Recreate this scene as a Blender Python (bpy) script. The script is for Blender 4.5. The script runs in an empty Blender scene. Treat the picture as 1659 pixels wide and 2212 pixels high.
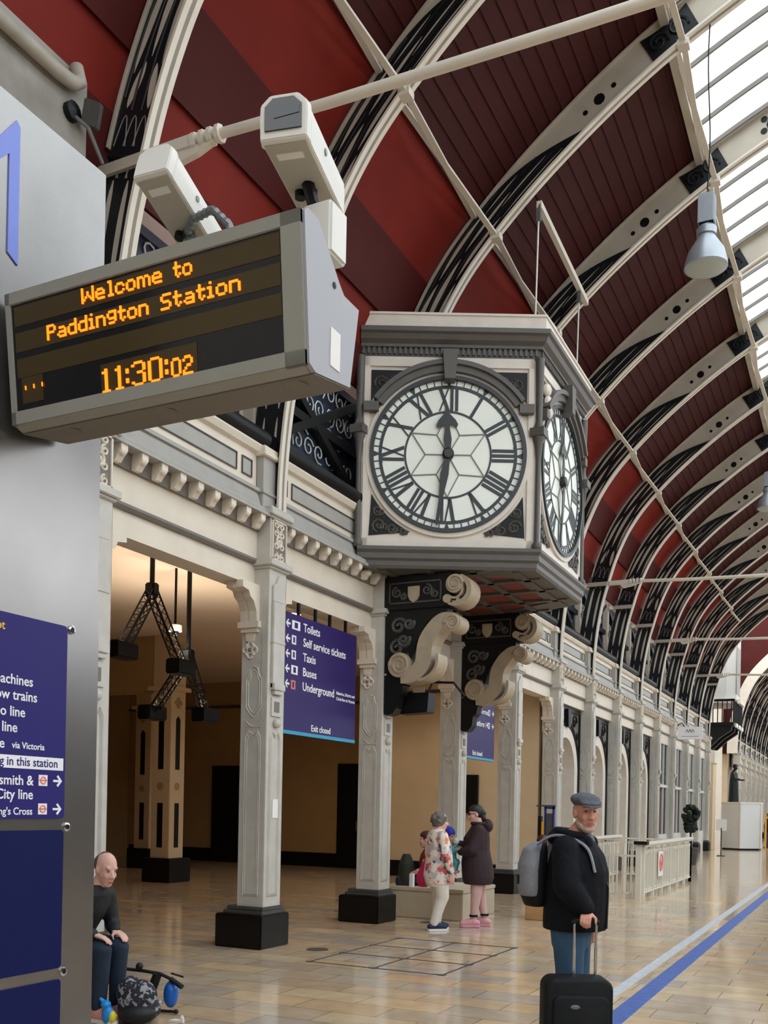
import bpy, bmesh, math, random
from mathutils import Vector as V, Matrix as M4, Euler
random.seed(7)
PI = math.pi
SC = bpy.context.scene
COL = SC.collection
# ------------------------------------------------------------------ camera
FPX, PPX, PPY, ROLL, PSI, CAMH = 2100.0, 830.0, 1744.0, 0.02, math.atan(1035/2100.0), 1.65
RT = V((math.cos(PSI), math.sin(PSI), 0)); FW = V((-math.sin(PSI), math.cos(PSI), 0)); UP = V((0, 0, 1))
cr, sr = math.cos(ROLL), math.sin(ROLL)
ex = RT*cr + UP*sr; ex = ex.normalized()
ey = UP*cr - RT*sr; ez = ex.cross(ey)
cd = bpy.data.cameras.new('camera'); cam = bpy.data.objects.new('camera', cd); COL.objects.link(cam)
cam.matrix_world = M4(((ex.x, ey.x, ez.x, 0), (ex.y, ey.y, ez.y, 0), (ex.z, ey.z, ez.z, CAMH), (0, 0, 0, 1)))
cd.sensor_fit = 'AUTO'; cd.sensor_width = 36.0; cd.lens = FPX/2212.0*36.0
cd.shift_x = -(PPX-829.5)/2212.0; cd.shift_y = (PPY-1106.0)/2212.0
cd.clip_start = 0.05; cd.clip_end = 600
SC.camera = cam
# ------------------------------------------------------------------ sky, light, exposure
w = bpy.data.worlds.new('overcast_sky'); SC.world = w; w.use_nodes = True
bg = w.node_tree.nodes['Background']; bg.inputs[0].default_value = (0.93, 0.965, 1.0, 1); bg.inputs[1].default_value = 2.2
SC.view_settings.view_transform = 'Standard'; SC.view_settings.look = 'None'
SC.view_settings.gamma = 1; SC.view_settings.use_curve_mapping = False; SC.view_settings.exposure = 0.56
try:
    SC.cycles.max_bounces = 8; SC.cycles.diffuse_bounces = 5; SC.cycles.transparent_max_bounces = 12
except Exception: pass

# ------------------------------------------------------------------ materials
def lin(c):
    return tuple(((x/255)/12.92 if x/255 <= .04045 else ((x/255+.055)/1.055)**2.4) for x in c)
MATS = {}
def mat(name, rgb, rough=.6, metal=0, var=.0, scale=6, bump=0, bscale=40, spec=.5, emit=None, es=0):
    """rgb = sRGB 0..255 paint colour"""
    m = bpy.data.materials.new(name); m.use_nodes = True
    nt = m.node_tree; b = nt.nodes['Principled BSDF']
    c = lin(rgb)
    b.inputs['Base Color'].default_value = (*c, 1); b.inputs['Roughness'].default_value = rough
    b.inputs['Metallic'].default_value = metal; b.inputs['Specular IOR Level'].default_value = spec
    tc = None
    if var or bump:
        tc = nt.nodes.new('ShaderNodeTexCoord')
    if var:
        n = nt.nodes.new('ShaderNodeTexNoise'); n.inputs['Scale'].default_value = scale; n.inputs['Detail'].default_value = 6
        nt.links.new(tc.outputs['Object'], n.inputs['Vector'])
        r = nt.nodes.new('ShaderNodeValToRGB')
        lo = tuple(x*(1-var) for x in c); hi = tuple(min(1, x*(1+var*.5)) for x in c)
        r.color_ramp.elements[0].position = .3; r.color_ramp.elements[0].color = (*lo, 1)
        r.color_ramp.elements[1].position = .7; r.color_ramp.elements[1].color = (*hi, 1)
        nt.links.new(n.outputs['Fac'], r.inputs['Fac']); nt.links.new(r.outputs['Color'], b.inputs['Base Color'])
    if bump:
        n2 = nt.nodes.new('ShaderNodeTexNoise'); n2.inputs['Scale'].default_value = bscale; n2.inputs['Detail'].default_value = 4
        nt.links.new(tc.outputs['Object'], n2.inputs['Vector'])
        bp = nt.nodes.new('ShaderNodeBump'); bp.inputs['Strength'].default_value = bump; bp.inputs['Distance'].default_value = .02
        nt.links.new(n2.outputs['Fac'], bp.inputs['Height']); nt.links.new(bp.outputs['Normal'], b.inputs['Normal'])
    if emit:
        b.inputs['Emission Color'].default_value = (*lin(emit), 1); b.inputs['Emission Strength'].default_value = es
    MATS[name] = m
    return m
def spotmat(name, base, spots, scale=20, rough=.8, thr=.5):
    """base colour with blotches of several colours (printed fabric)"""
    m = mat(name, base, rough); nt = m.node_tree; b = nt.nodes['Principled BSDF']
    tc = nt.nodes.new('ShaderNodeTexCoord'); prev = None
    col = lin(base)
    for i, (rgb, sc, th) in enumerate(spots):
        mp = nt.nodes.new('ShaderNodeMapping'); mp.inputs['Location'].default_value = (i*3.1, i*1.7, i*.9)
        nt.links.new(tc.outputs['Object'], mp.inputs['Vector'])
        n = nt.nodes.new('ShaderNodeTexNoise'); n.inputs['Scale'].default_value = sc; n.inputs['Detail'].default_value = 2
        nt.links.new(mp.outputs['Vector'], n.inputs['Vector'])
        r = nt.nodes.new('ShaderNodeValToRGB'); r.color_ramp.elements[0].position = th; r.color_ramp.elements[1].position = th+.05
        nt.links.new(n.outputs['Fac'], r.inputs['Fac'])
        mx = nt.nodes.new('ShaderNodeMix'); mx.data_type = 'RGBA'
        nt.links.new(r.outputs['Color'], mx.inputs[0])
        if prev is None: mx.inputs[6].default_value = (*col, 1)
        else: nt.links.new(prev, mx.inputs[6])
        mx.inputs[7].default_value = (*lin(rgb), 1); prev = mx.outputs[2]
    nt.links.new(prev, b.inputs['Base Color'])
    return m
mat('iron_paint', (196, 192, 183), .45, var=.10, scale=5)
mat('cream_paint', (226, 215, 198), .5, var=.07, scale=3)
mat('grey_paint', (168, 168, 166), .5, var=.08, scale=4)
mat('moulding_grey', (118, 112, 105), .5, var=.1)
mat('dark_grey_paint', (74, 72, 70), .45, var=.12)
mat('panel_grey', (170, 167, 161), .5, var=.06)
mat('black_paint', (17, 17, 19), .45, spec=.3, var=.2, scale=12)
mat('plinth_black', (11, 11, 13), .35, spec=.35, var=.3, scale=9, bump=.05)
mat('tracery_black', (17, 19, 23), .5, spec=.3)
mat('rib_beige', (186, 176, 160), .55, var=.12, scale=3)
mat('rib_white', (222, 214, 200), .5, var=.07, scale=4)
mat('vault_red_lit', (120, 33, 24), .65, spec=.2, var=.15, scale=1.5)
mat('vault_dark_red', (74, 22, 20), .65, spec=.2, var=.15, scale=1.5)  # on the vault bands this darker tone carries the relief's shade
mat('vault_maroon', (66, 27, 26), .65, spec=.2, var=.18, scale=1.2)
mat('plaster_wall', (150, 146, 138), .85, var=.35, scale=2.2, bump=.3, bscale=8)
mat('hall_cream', (172, 142, 100), .7, var=.06, scale=2)  # cream lowered so the paint carries the hall's shadow
mat('hall_pale', (214, 192, 158), .7, var=.06, scale=2)
mat('hall_ceiling', (232, 212, 190), .7, var=.05, scale=1)
mat('hall_black', (10, 11, 14), .45, spec=.3)
mat('clock_cornice', (92, 88, 83), .45, var=.1)
mat('clock_cream', (228, 219, 207), .5, var=.07, scale=5)
mat('dial_glass', (246, 250, 240), .3, var=.03, scale=2)
mat('dial_black', (40, 44, 48), .4)
mat('dial_lead', (130, 130, 120), .5)
mat('hand_black', (16, 16, 18), .35)
mat('scroll_cream', (178, 162, 138), .5, var=.1, scale=9)
mat('coffer_red', (120, 50, 42), .6, var=.1)
mat('steel', (150, 147, 145), .27, metal=.92, var=.12, scale=2)
mat('steel_dark', (110, 110, 110), .3, metal=.85, var=.08)
mat('sign_navy', (40, 34, 110), .45, spec=.25)
mat('sign_deep_blue', (10, 20, 76), .45, spec=.2)
mat('sign_purple', (46, 32, 98), .45, spec=.25)
mat('sign_cyan', (24, 150, 190), .4)
mat('sign_white', (240, 240, 244), .5)
mat('sign_yellow', (246, 190, 50), .5)
mat('sign_redtint', (225, 120, 100), .5)
mat('one_blue', (112, 130, 214), .3)
mat('board_grey', (148, 148, 140), .45, var=.04)
mat('board_side', (160, 160, 167), .4)
mat('board_under', (112, 106, 96), .5)
mat('screen_black', (10, 9, 14), .18)
mat('led_off', (64, 50, 12), .3)
mat('led_amber', (255, 140, 20), .4, emit=(255, 112, 16), es=1.5)
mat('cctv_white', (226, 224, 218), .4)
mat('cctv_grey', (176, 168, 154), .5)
mat('lens_glass', (26, 30, 32), .05)
mat('lens_shine', (190, 198, 204), .2)
mat('chrome', (200, 202, 205), .2, metal=1)
mat('flex_grey', (120, 124, 126), .35, metal=.4)
mat('pipe_grey', (168, 162, 150), .6, var=.15)
mat('stone_bench', (198, 184, 160), .5, var=.1, scale=4)
mat('railing_cream', (226, 222, 208), .45, var=.05)
mat('hoarding_white', (214, 217, 217), .5, var=.02)
mat('bronze', (34, 40, 40), .4, metal=.5)
mat('white_line', (206, 210, 218), .4, var=.25, scale=14)
mat('blue_line', (74, 108, 184), .4, var=.3, scale=11)
mat('skin', (212, 150, 128), .55, var=.08, scale=14)
mat('skin_pale', (224, 176, 160), .55)
mat('skin_tan', (176, 128, 100), .55)
mat('hair_grey', (118, 112, 106), .8, var=.4, scale=40, bump=.6, bscale=60)
mat('hair_dark', (30, 26, 26), .5, var=.3, scale=30)
mat('hair_red', (70, 28, 22), .6, var=.3, scale=30)
mat('hair_white', (196, 172, 158), .8, var=.2, scale=60, bump=.5, bscale=90)
mat('hair_short', (96, 80, 72), .8, var=.3, scale=60)
mat('eye_dark', (40, 34, 32), .2)
mat('lip', (176, 92, 84), .5)
mat('jacket_black', (9, 11, 20), .8, spec=.25, var=.25, scale=6, bump=.9, bscale=9)
mat('jacket_grey', (24, 26, 32), .7, var=.3, scale=8, bump=.6, bscale=14)
mat('coat_plum', (46, 26, 34), .75, var=.2, scale=8, bump=.4, bscale=10)
mat('denim', (54, 88, 116), .8, var=.25, scale=7, bump=.3, bscale=12)
mat('denim_dark', (24, 42, 62), .8, var=.25, scale=9)
mat('trousers_white', (222, 216, 204), .8, var=.08, bump=.4, bscale=10)
mat('cap_wool', (92, 94, 102), .9, var=.3, scale=50, bump=.3, bscale=120)
mat('scarf_grey', (110, 116, 122), .9)
mat('pack_grey', (138, 138, 146), .85, var=.12, scale=40)
mat('pack_black', (13, 14, 17), .7, spec=.3)
mat('case_black', (14, 16, 18), .7, spec=.3, var=.15, scale=20, bump=.1, bscale=80)
mat('badge_grey', (110, 112, 112), .4)
mat('leg_pink', (206, 166, 162), .7)
mat('shoe_pink', (212, 152, 160), .6)
mat('shoe_navy', (24, 34, 66), .7)
mat('shoe_white', (228, 226, 220), .6)
mat('shoe_brown', (60, 44, 34), .5)
mat('bag_pink', (196, 22, 92), .6)
mat('teal_cloth', (70, 140, 146), .8, var=.3, scale=14)
mat('hat_blue', (36, 42, 150), .8)
mat('knit_pale', (190, 206, 206), .8, var=.2, scale=30)
mat('pack_green', (40, 44, 36), .8)
mat('rust_top', (112, 40, 32), .8)
mat('toy_blue', (34, 140, 224), .4)
mat('toy_yellow', (232, 214, 60), .4)
mat('helmet_blue', (20, 96, 190), .3)
mat('rubber_black', (16, 16, 17), .6)
mat('frame_silver', (190, 192, 196), .3, metal=.6)
mat('wood', (186, 146, 96), .6, var=.15)
mat('blue_metal', (30, 44, 120), .4)
mat('yellow_paint', (232, 166, 30), .5)
mat('leaf_dark', (30, 38, 30), .8, var=.4, scale=30)
mat('paper', (238, 236, 232), .7)
mat('window_dark', (20, 21, 22), .3, spec=.15)
mat('curtain_red', (84, 34, 40), .8)
mat('white_frame', (206, 206, 200), .5)
mat('filigree', (196, 198, 196), .5)
mat('navy_frame', (34, 44, 64), .4)
mat('glow_lamp', (255, 240, 210), .5, emit=(255, 232, 190), es=9)
mat('sticker_green', (200, 220, 40), .5)
mat('lamp_alu', (172, 178, 186), .35, metal=.5)
mat('lamp_glass', (176, 186, 182), .2)
spotmat('floral', (236, 226, 214), [((196, 186, 190), 7, .52), ((214, 92, 104), 7.5, .57), ((226, 138, 92), 7, .60), ((112, 88, 110), 10, .60)])
spotmat('swirl', (32, 32, 38), [((150, 148, 158), 30, .53)])
def stripemat(name, a, b_, sc):
    m = mat(name, a, .7); nt = m.node_tree; b = nt.nodes['Principled BSDF']
    tc = nt.nodes.new('ShaderNodeTexCoord'); wv = nt.nodes.new('ShaderNodeTexWave'); wv.inputs['Scale'].default_value = sc
    wv.bands_direction = 'X'
    r = nt.nodes.new('ShaderNodeValToRGB'); r.color_ramp.interpolation = 'CONSTANT'
    r.color_ramp.elements[0].color = (*lin(a), 1); r.color_ramp.elements[1].position = .5; r.color_ramp.elements[1].color = (*lin(b_), 1)
    nt.links.new(tc.outputs['Object'], wv.inputs['Vector']); nt.links.new(wv.outputs['Fac'], r.inputs['Fac'])
    nt.links.new(r.outputs['Color'], b.inputs['Base Color'])
stripemat('shoe_stripe', (206, 96, 96), (232, 196, 190), 22)
def glassmat():
    m = bpy.data.materials.new('glazing'); m.use_nodes = True; nt = m.node_tree
    nt.nodes.remove(nt.nodes['Principled BSDF'])
    t = nt.nodes.new('ShaderNodeBsdfTransparent'); t.inputs[0].default_value = (.93, .96, .97, 1)
    g = nt.nodes.new('ShaderNodeBsdfGlossy'); g.inputs['Roughness'].default_value = .05
    mx = nt.nodes.new('ShaderNodeMixShader'); mx.inputs[0].default_value = .05
    nt.links.new(t.outputs[0], mx.inputs[1]); nt.links.new(g.outputs[0], mx.inputs[2])
    nt.links.new(mx.outputs[0], nt.nodes['Material Output'].inputs['Surface']); MATS['glazing'] = m
glassmat()
def floormat():
    m = bpy.data.materials.new('polished_tiles'); m.use_nodes = True; nt = m.node_tree; b = nt.nodes['Principled BSDF']
    tc = nt.nodes.new('ShaderNodeTexCoord')
    def brick(c1, c2, mo):
        k = nt.nodes.new('ShaderNodeTexBrick'); k.inputs['Scale'].default_value = 1
        k.inputs['Color1'].default_value = c1; k.inputs['Color2'].default_value = c2; k.inputs['Mortar'].default_value = mo
        k.inputs['Mortar Size'].default_value = .004; k.inputs['Mortar Smooth'].default_value = .1
        k.inputs['Brick Width'].default_value = .76; k.inputs['Row Height'].default_value = .38; k.offset = .5
        nt.links.new(tc.outputs['Object'], k.inputs['Vector']); return k
    k = brick((0, 0, 0, 1), (1, 1, 1, 1), (.5, .5, .5, 1))
    r = nt.nodes.new('ShaderNodeValToRGB'); r.color_ramp.interpolation = 'LINEAR'
    e = r.color_ramp.elements
    e[0].position = .0; e[0].color = (*lin((206, 188, 164)), 1)
    e[1].position = 1.; e[1].color = (*lin((222, 190, 148)), 1)
    for p, c in ((.22, (214, 184, 148)), (.4, (192, 178, 162)), (.55, (226, 200, 160)), (.7, (212, 176, 138)), (.85, (186, 174, 162))):
        x = e.new(p); x.color = (*lin(c), 1)
    nt.links.new(k.outputs['Color'], r.inputs['Fac'])
    n = nt.nodes.new('ShaderNodeTexNoise'); n.inputs['Scale'].default_value = 3.5; n.inputs['Detail'].default_value = 8
    nt.links.new(tc.outputs['Object'], n.inputs['Vector'])
    mr = nt.nodes.new('ShaderNodeMapRange'); mr.inputs[1].default_value = .3; mr.inputs[2].default_value = .7
    mr.inputs[3].default_value = .76; mr.inputs[4].default_value = 1.0
    nt.links.new(n.outputs['Fac'], mr.inputs[0])
    mu = nt.nodes.new('ShaderNodeMix'); mu.data_type = 'RGBA'; mu.blend_type = 'MULTIPLY'; mu.inputs[0].default_value = 1
    nt.links.new(r.outputs['Color'], mu.inputs[6]); nt.links.new(mr.outputs[0], mu.inputs[7])
    jm = nt.nodes.new('ShaderNodeMix'); jm.data_type = 'RGBA'
    nt.links.new(k.outputs['Fac'], jm.inputs[0]); nt.links.new(mu.outputs[2], jm.inputs[6]); jm.inputs[7].default_value = (*lin((118, 100, 82)), 1)
    nt.links.new(jm.outputs[2], b.inputs['Base Color'])
    rr = nt.nodes.new('ShaderNodeMapRange'); rr.inputs[3].default_value = .07; rr.inputs[4].default_value = .16
    nt.links.new(n.outputs['Fac'], rr.inputs[0]); nt.links.new(rr.outputs[0], b.inputs['Roughness'])
    b.inputs['Specular IOR Level'].default_value = .6
    MATS['polished_tiles'] = m
floormat()

# ------------------------------------------------------------------ mesh helpers
def frame(o, x, z):
    """matrix whose local x, z are the given world directions, origin o"""
    x = V(x).normalized(); z = V(z).normalized(); y = z.cross(x)
    return M4(((x.x, y.x, z.x, o[0]), (x.y, y.y, z.y, o[1]), (x.z, y.z, z.z, o[2]), (0, 0, 0, 1)))
class MB:
    def __init__(s, M=None): s.bm = bmesh.new(); s.M = M
    def v(s, p):
        p = V(p)
        return s.bm.verts.new(s.M @ p if s.M else p)
    def face(s, vs):
        try: return s.bm.faces.new(vs)
        except ValueError: return None
    def quad(s, *ps): s.face([s.v(p) for p in ps]); return s
    def box(s, x0, y0, z0, x1, y1, z1):
        a = [s.v((x, y, z)) for z in (z0, z1) for x, y in ((x0, y0), (x1, y0), (x1, y1), (x0, y1))]
        for f in ((3, 2, 1, 0), (4, 5, 6, 7), (0, 1, 5, 4), (1, 2, 6, 5), (2, 3, 7, 6), (3, 0, 4, 7)): s.face([a[i] for i in f])
        return s
    def cbox(s, c, d): return s.box(c[0]-d[0]/2, c[1]-d[1]/2, c[2]-d[2]/2, c[0]+d[0]/2, c[1]+d[1]/2, c[2]+d[2]/2)
    def prism(s, pts, ax, a, b):
        def P(p, t): return {'x': (t, p[0], p[1]), 'y': (p[0], t, p[1]), 'z': (p[0], p[1], t)}[ax]
        A = [s.v(P(p, a)) for p in pts]; B = [s.v(P(p, b)) for p in pts]; n = len(pts)
        s.face(A[::-1]); s.face(B)
        for i in range(n): s.face([A[i], A[(i+1) % n], B[(i+1) % n], B[i]])
        return s
    def loft(s, rings, close=False, cap=True):
        R = [[s.v(p) for p in r] for r in rings]; n = len(R[0])
        m = len(R) if close else len(R)-1
        for i in range(m):
            A, B = R[i], R[(i+1) % len(R)]
            for j in range(n): s.face([A[j], A[(j+1) % n], B[(j+1) % n], B[j]])
        if cap and not close: s.face(R[0][::-1]); s.face(R[-1])
        return s
    def tube(s, pts, r, seg=8, closed=False, flat=None):
        pts = [V(p) for p in pts]; n = len(pts); rings = []; pn = None
        for i, p in enumerate(pts):
            if closed: t = (pts[(i+1) % n]-pts[i-1])
            else: t = pts[min(i+1, n-1)]-pts[max(i-1, 0)]
            t = t.normalized() if t.length > 1e-9 else V((0, 0, 1))
            if pn is None:
                pn = V((0, 0, 1)) if abs(t.z) < .9 else V((1, 0, 0))
            pn = (pn - t*pn.dot(t)); pn = pn.normalized() if pn.length > 1e-6 else t.orthogonal().normalized()
            bn = t.cross(pn); rr = r[i] if isinstance(r, (list, tuple)) else r
            f = flat or 1
            rings.append([p + (pn*math.cos(2*PI*j/seg)*f + bn*math.sin(2*PI*j/seg))*rr for j in range(seg)])
        return s.loft(rings, closed)
    def bar(s, p0, p1, wd, th, up=(0, 0, 1)):
        p0, p1 = V(p0), V(p1); t = (p1-p0).normalized(); u = V(up); sd = t.cross(u)
        sd = sd.normalized() if sd.length > 1e-6 else t.orthogonal().normalized(); u = sd.cross(t)
        R = [[p+sd*a*wd/2+u*b*th/2 for a, b in ((-1, -1), (1, -1), (1, 1), (-1, 1))] for p in (p0, p1)]
        return s.loft(R)
    def lathe(s, prof, c=(0, 0, 0), seg=20, ax='z'):
        rings = []
        for r, h in prof:
            ring = []
            for j in range(seg):
                a = 2*PI*j/seg; x, y = r*math.cos(a), r*math.sin(a)
                q = {'z': (x, y, h), 'y': (x, h, y), 'x': (h, x, y)}[ax]
                ring.append((c[0]+q[0], c[1]+q[1], c[2]+q[2]))
            rings.append(ring)
        return s.loft(rings)
    def ell(s, c, r, seg=14, rings=9, rot=None):
        r = (r, r, r) if isinstance(r, (int, float)) else r
        out = []
        for i in range(rings+1):
            a = PI*(i+.02)/(rings+.04); out.append([])
            for j in range(seg):
                b = 2*PI*j/seg
                p = V((math.sin(a)*math.cos(b)*r[0], math.sin(a)*math.sin(b)*r[1], -math.cos(a)*r[2]))
                if rot: p = rot @ p
                out[-1].append(V(c)+p)
        return s.loft(out)
    def cap(s, p0, r0, p1, r1, seg=12):
        p0, p1 = V(p0), V(p1); t = p1-p0; L = t.length
        if L < 1e-6: return s.ell(p0, r0)
        t /= L; n = t.orthogonal().normalized(); b = t.cross(n); rings = []
        def ring(c, r): return [c+(n*math.cos(2*PI*j/seg)+b*math.sin(2*PI*j/seg))*r for j in range(seg)]
        for k in range(4): a = PI/2*(1-k/4)*.98; rings.append(ring(p0-t*r0*math.sin(a), r0*math.cos(a)))
        rings.append(ring(p0, r0)); rings.append(ring(p1, r1))
        for k in range(1, 5): a = PI/2*k/4*.98; rings.append(ring(p1+t*r1*math.sin(a), r1*math.cos(a)))
        return s.loft(rings)
    def rings(s, secs, seg=18, axis='z'):
        """secs: (z, cx, cy, rx, ry) elliptical cross sections"""
        R = []
        for z, cx, cy, rx, ry in secs:
            R.append([(cx+rx*math.cos(2*PI*j/seg), cy+ry*math.sin(2*PI*j/seg), z) for j in range(seg)])
        return s.loft(R)
    def build(s, name, m, parent=None, smooth=False, bevel=0, kind=None, label=None, angle=40):
        bmesh.ops.recalc_face_normals(s.bm, faces=s.bm.faces)
        if bevel:
            es = [e for e in s.bm.edges if len(e.link_faces) == 2 and e.calc_face_angle(0) > .5]
            try: bmesh.ops.bevel(s.bm, geom=es, offset=bevel, segments=2, affect='EDGES', clamp_overlap=True)
            except Exception: pass
        me = bpy.data.meshes.new(name); s.bm.to_mesh(me); s.bm.free()
        me.materials.append(MATS[m])
        if smooth:
            me.polygons.foreach_set('use_smooth', [True]*len(me.polygons))
            try: me.set_sharp_from_angle(angle=math.radians(angle))
            except Exception: pass
        o = bpy.data.objects.new(name, me); COL.objects.link(o)
        if parent: o.parent = parent
        if kind: o['kind'] = kind
        if label: o['label'] = label
        return o
    def blob(s, name, m, parent=None, voxel=.012, smooth=6, kind=None, label=None):
        """voxel-fuse all overlapping shapes into one continuous smooth surface"""
        bmesh.ops.recalc_face_normals(s.bm, faces=s.bm.faces)
        me = bpy.data.meshes.new(name); s.bm.to_mesh(me); s.bm.free()
        o = bpy.data.objects.new(name, me); COL.objects.link(o)
        r = o.modifiers.new('r', 'REMESH'); r.mode = 'VOXEL'; r.voxel_size = voxel
        if smooth:
            k = o.modifiers.new('s', 'SMOOTH'); k.factor = .5; k.iterations = smooth
        dg = bpy.context.evaluated_depsgraph_get(); ev = o.evaluated_get(dg)
        m2 = bpy.data.meshes.new_from_object(ev); o.modifiers.clear(); o.data = m2; bpy.data.meshes.remove(me)
        m2.name = name; m2.materials.clear(); m2.materials.append(MATS[m])
        m2.polygons.foreach_set('use_smooth', [True]*len(m2.polygons))
        if parent: o.parent = parent
        if label: o['label'] = label
        return o
def thing(name, label, cat, loc=(0, 0, 0), rz=0, group=None):
    o = bpy.data.objects.new(name, None); COL.objects.link(o); o.location = loc; o.rotation_euler = (0, 0, rz)
    o.empty_display_size = .1
    o['label'] = label; o['category'] = cat
    if group: o['group'] = group
    return o
def tag(o, label, cat, group=None):
    o['label'] = label; o['category'] = cat
    if group: o['group'] = group
    return o
def kids(o): return [c for c in bpy.data.objects if c.parent == o]
def dup(root, loc, label=None, rz=None):
    def cp(o, par):
        c = o.copy(); COL.objects.link(c)
        if par: c.parent = par
        for ch in tree.get(o.name, []): cp(ch, c)
        return c
    tree = {}
    for c in bpy.data.objects:
        if c.parent: tree.setdefault(c.parent.name, []).append(c)
    r = cp(root, None); r.location = loc
    if rz is not None: r.rotation_euler = (0, 0, rz)
    if label: r['label'] = label
    return r
def text(name, body, size, M, m, parent, ext=.002, align='LEFT', sx=1.0, bold=.012):
    cu = bpy.data.curves.new(name, 'FONT'); cu.body = body; cu.size = size; cu.extrude = ext; cu.align_x = align; cu.resolution_u = 3; cu.offset = size*bold
    t = bpy.data.objects.new(name, cu); COL.objects.link(t)
    dg = bpy.context.evaluated_depsgraph_get(); me = bpy.data.meshes.new_from_object(t.evaluated_get(dg))
    bpy.data.objects.remove(t); bpy.data.curves.remove(cu)
    S = M4.Diagonal((sx, 1, 1, 1))
    me.transform(M @ S); me.materials.clear(); me.materials.append(MATS[m]); me.name = name
    o = bpy.data.objects.new(name, me); COL.objects.link(o); o.parent = parent
    return o
def Mtext(o, x, up):
    """text frame: local x = reading direction, local y = up, z = out of the sign"""
    x = V(x).normalized(); y = V(up).normalized(); z = x.cross(y)
    return M4(((x.x, y.x, z.x, o[0]), (x.y, y.y, z.y, o[1]), (x.z, y.z, z.z, o[2]), (0, 0, 0, 1)))
def struct(o): o['kind'] = 'structure'; return o
def arcpts(cx, cz, r, a0, a1, n): return [(cx+r*math.cos(a0+(a1-a0)*i/n), cz+r*math.sin(a0+(a1-a0)*i/n)) for i in range(n+1)]
def ringpoly(cx, cz, r0, r1, a0, a1, n): return arcpts(cx, cz, r1, a0, a1, n)+arcpts(cx, cz, r0, a1, a0, n)
def spiral(cx, cz, r0, r1, a0, turns, n=30, y=0): return [(cx+(r0+(r1-r0)*i/n)*math.cos(a0+turns*2*PI*i/n), y, cz+(r0+(r1-r0)*i/n)*math.sin(a0+turns*2*PI*i/n)) for i in range(n+1)]
ORD = ['first', 'second', 'third', 'fourth', 'fifth', 'sixth', 'seventh', 'eighth', 'ninth', 'tenth', 'eleventh', 'twelfth', 'thirteenth', 'fourteenth', 'fifteenth', 'sixteenth', 'seventeenth', 'eighteenth', 'nineteenth', 'twentieth']
BAY = 2.96; XC = -6.34
def YK(k): return 6.62+BAY*k
# ================================================================== large structure
YEND = 118
# floor
f = MB().box(-30, -9.3, -.2, 22, YEND+6, 0).build('floor', 'polished_tiles', kind='structure')
def line(name, x0, x1, y0, y1, m): struct(MB().box(x0, y0, 0.0005, x1, y1, .004).build(name, m))
line('trim_1', -2.06, -1.95, 4, 90, 'white_line'); line('trim_2', -1.83, -1.66, 3.5, 90, 'blue_line')
# inspection cover frame let into the tiles
g = MB()
for x in (-5.23, -4.47, -3.71): g.box(x-.012, 8.9, .0005, x+.012, 11.13, .004)
for y in (8.9, 9.64, 10.39, 11.13): g.box(-5.23, y-.012, .0005, -3.71, y+.012, .0045)
for x in (-5.23, -4.47, -3.71):
    for y in (8.9, 9.64, 10.39, 11.13): g.box(x-.035, y-.035, .0005, x+.035, y+.035, .005)
tag(g.build('inspection_cover', 'dark_grey_paint'), 'dark metal frame of a six pane inspection cover let into the floor tiles', 'floor cover')
for i, (x, y) in enumerate(((-5.6, 9.7), (-5.6, 12.9))):
    tag(MB().lathe([(.0, .0005), (.13, .0005), (.13, .004), (.0, .005)], (x, y, 0), 20).build('floor_plate', 'dark_grey_paint'),
        ('small round dark floor plate right of the column left of the blue toilets sign' if i == 0 else 'small round dark floor plate between the black plinth and the stone bench'), 'floor plate')
# walls of the side hall behind the arcade
def wall(name, m, *b): return struct(MB().box(*b).build(name, m))
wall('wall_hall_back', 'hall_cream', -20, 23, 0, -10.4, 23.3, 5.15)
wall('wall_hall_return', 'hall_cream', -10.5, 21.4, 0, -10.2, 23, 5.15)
wall('wall_hall_end', 'hall_pale', -10.5, 21.3, 0, -6.62, 21.5, 5.15)
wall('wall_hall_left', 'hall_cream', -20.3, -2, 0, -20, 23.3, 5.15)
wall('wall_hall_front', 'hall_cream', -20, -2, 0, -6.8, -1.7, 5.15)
wall('ceiling_hall', 'hall_ceiling', -20.3, -2, 5.15, -6.72, 23.3, 5.35)
wall('wall_arcade_back', 'hall_pale', -7.7, 21.5, 0, -7.5, 46.6, 5.0)
wall('wall_near_left', 'plaster_wall', -6.7, -2, 0, -6.2, 6.42, 7.93)
wall('wall_front', 'plaster_wall', -20, -9.3, 0, 13.4, -9, 11.5)  # unseen station end behind the camera, added to darken faces turned that way
g = MB()
g.box(-16, 22.96, 0, -12.72, 23, .38).box(-11.1, 22.96, 0, -10.5, 23, .38).box(-10.3, 21.26, 0, -6.8, 21.3, .38).box(-19.9, 22.96, 0, -16.9, 23, .38)
struct(g.build('baseboard_hall', 'hall_black'))
g = MB().box(-20, 22.95, 4.4, -10.5, 23, 4.47).box(-10.3, 21.25, 4.4, -6.8, 21.3, 4.47)
struct(g.build('trim_3', 'dark_grey_paint'))
# dark double door in the back wall
d = MB().box(-12.72, 22.93, 0, -11.1, 22.99, 2.8).build('door_1', 'hall_black', kind='structure')
MB().box(-11.95, 22.9, .1, -11.87, 22.93, 2.7).build('meeting_stile', 'hall_black', d)
MB().box(-12.1, 22.86, 1.0, -12.06, 22.93, 1.25).build('door_handle', 'chrome', d)
d = MB().box(-16.85, 22.93, 0, -15.95, 22.99, 2.75).build('door_2', 'hall_black', kind='structure')
MB().box(-16.5, 22.92, 1.3, -16.15, 22.935, 2.2).build('door_notice', 'hall_black', d)
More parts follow.
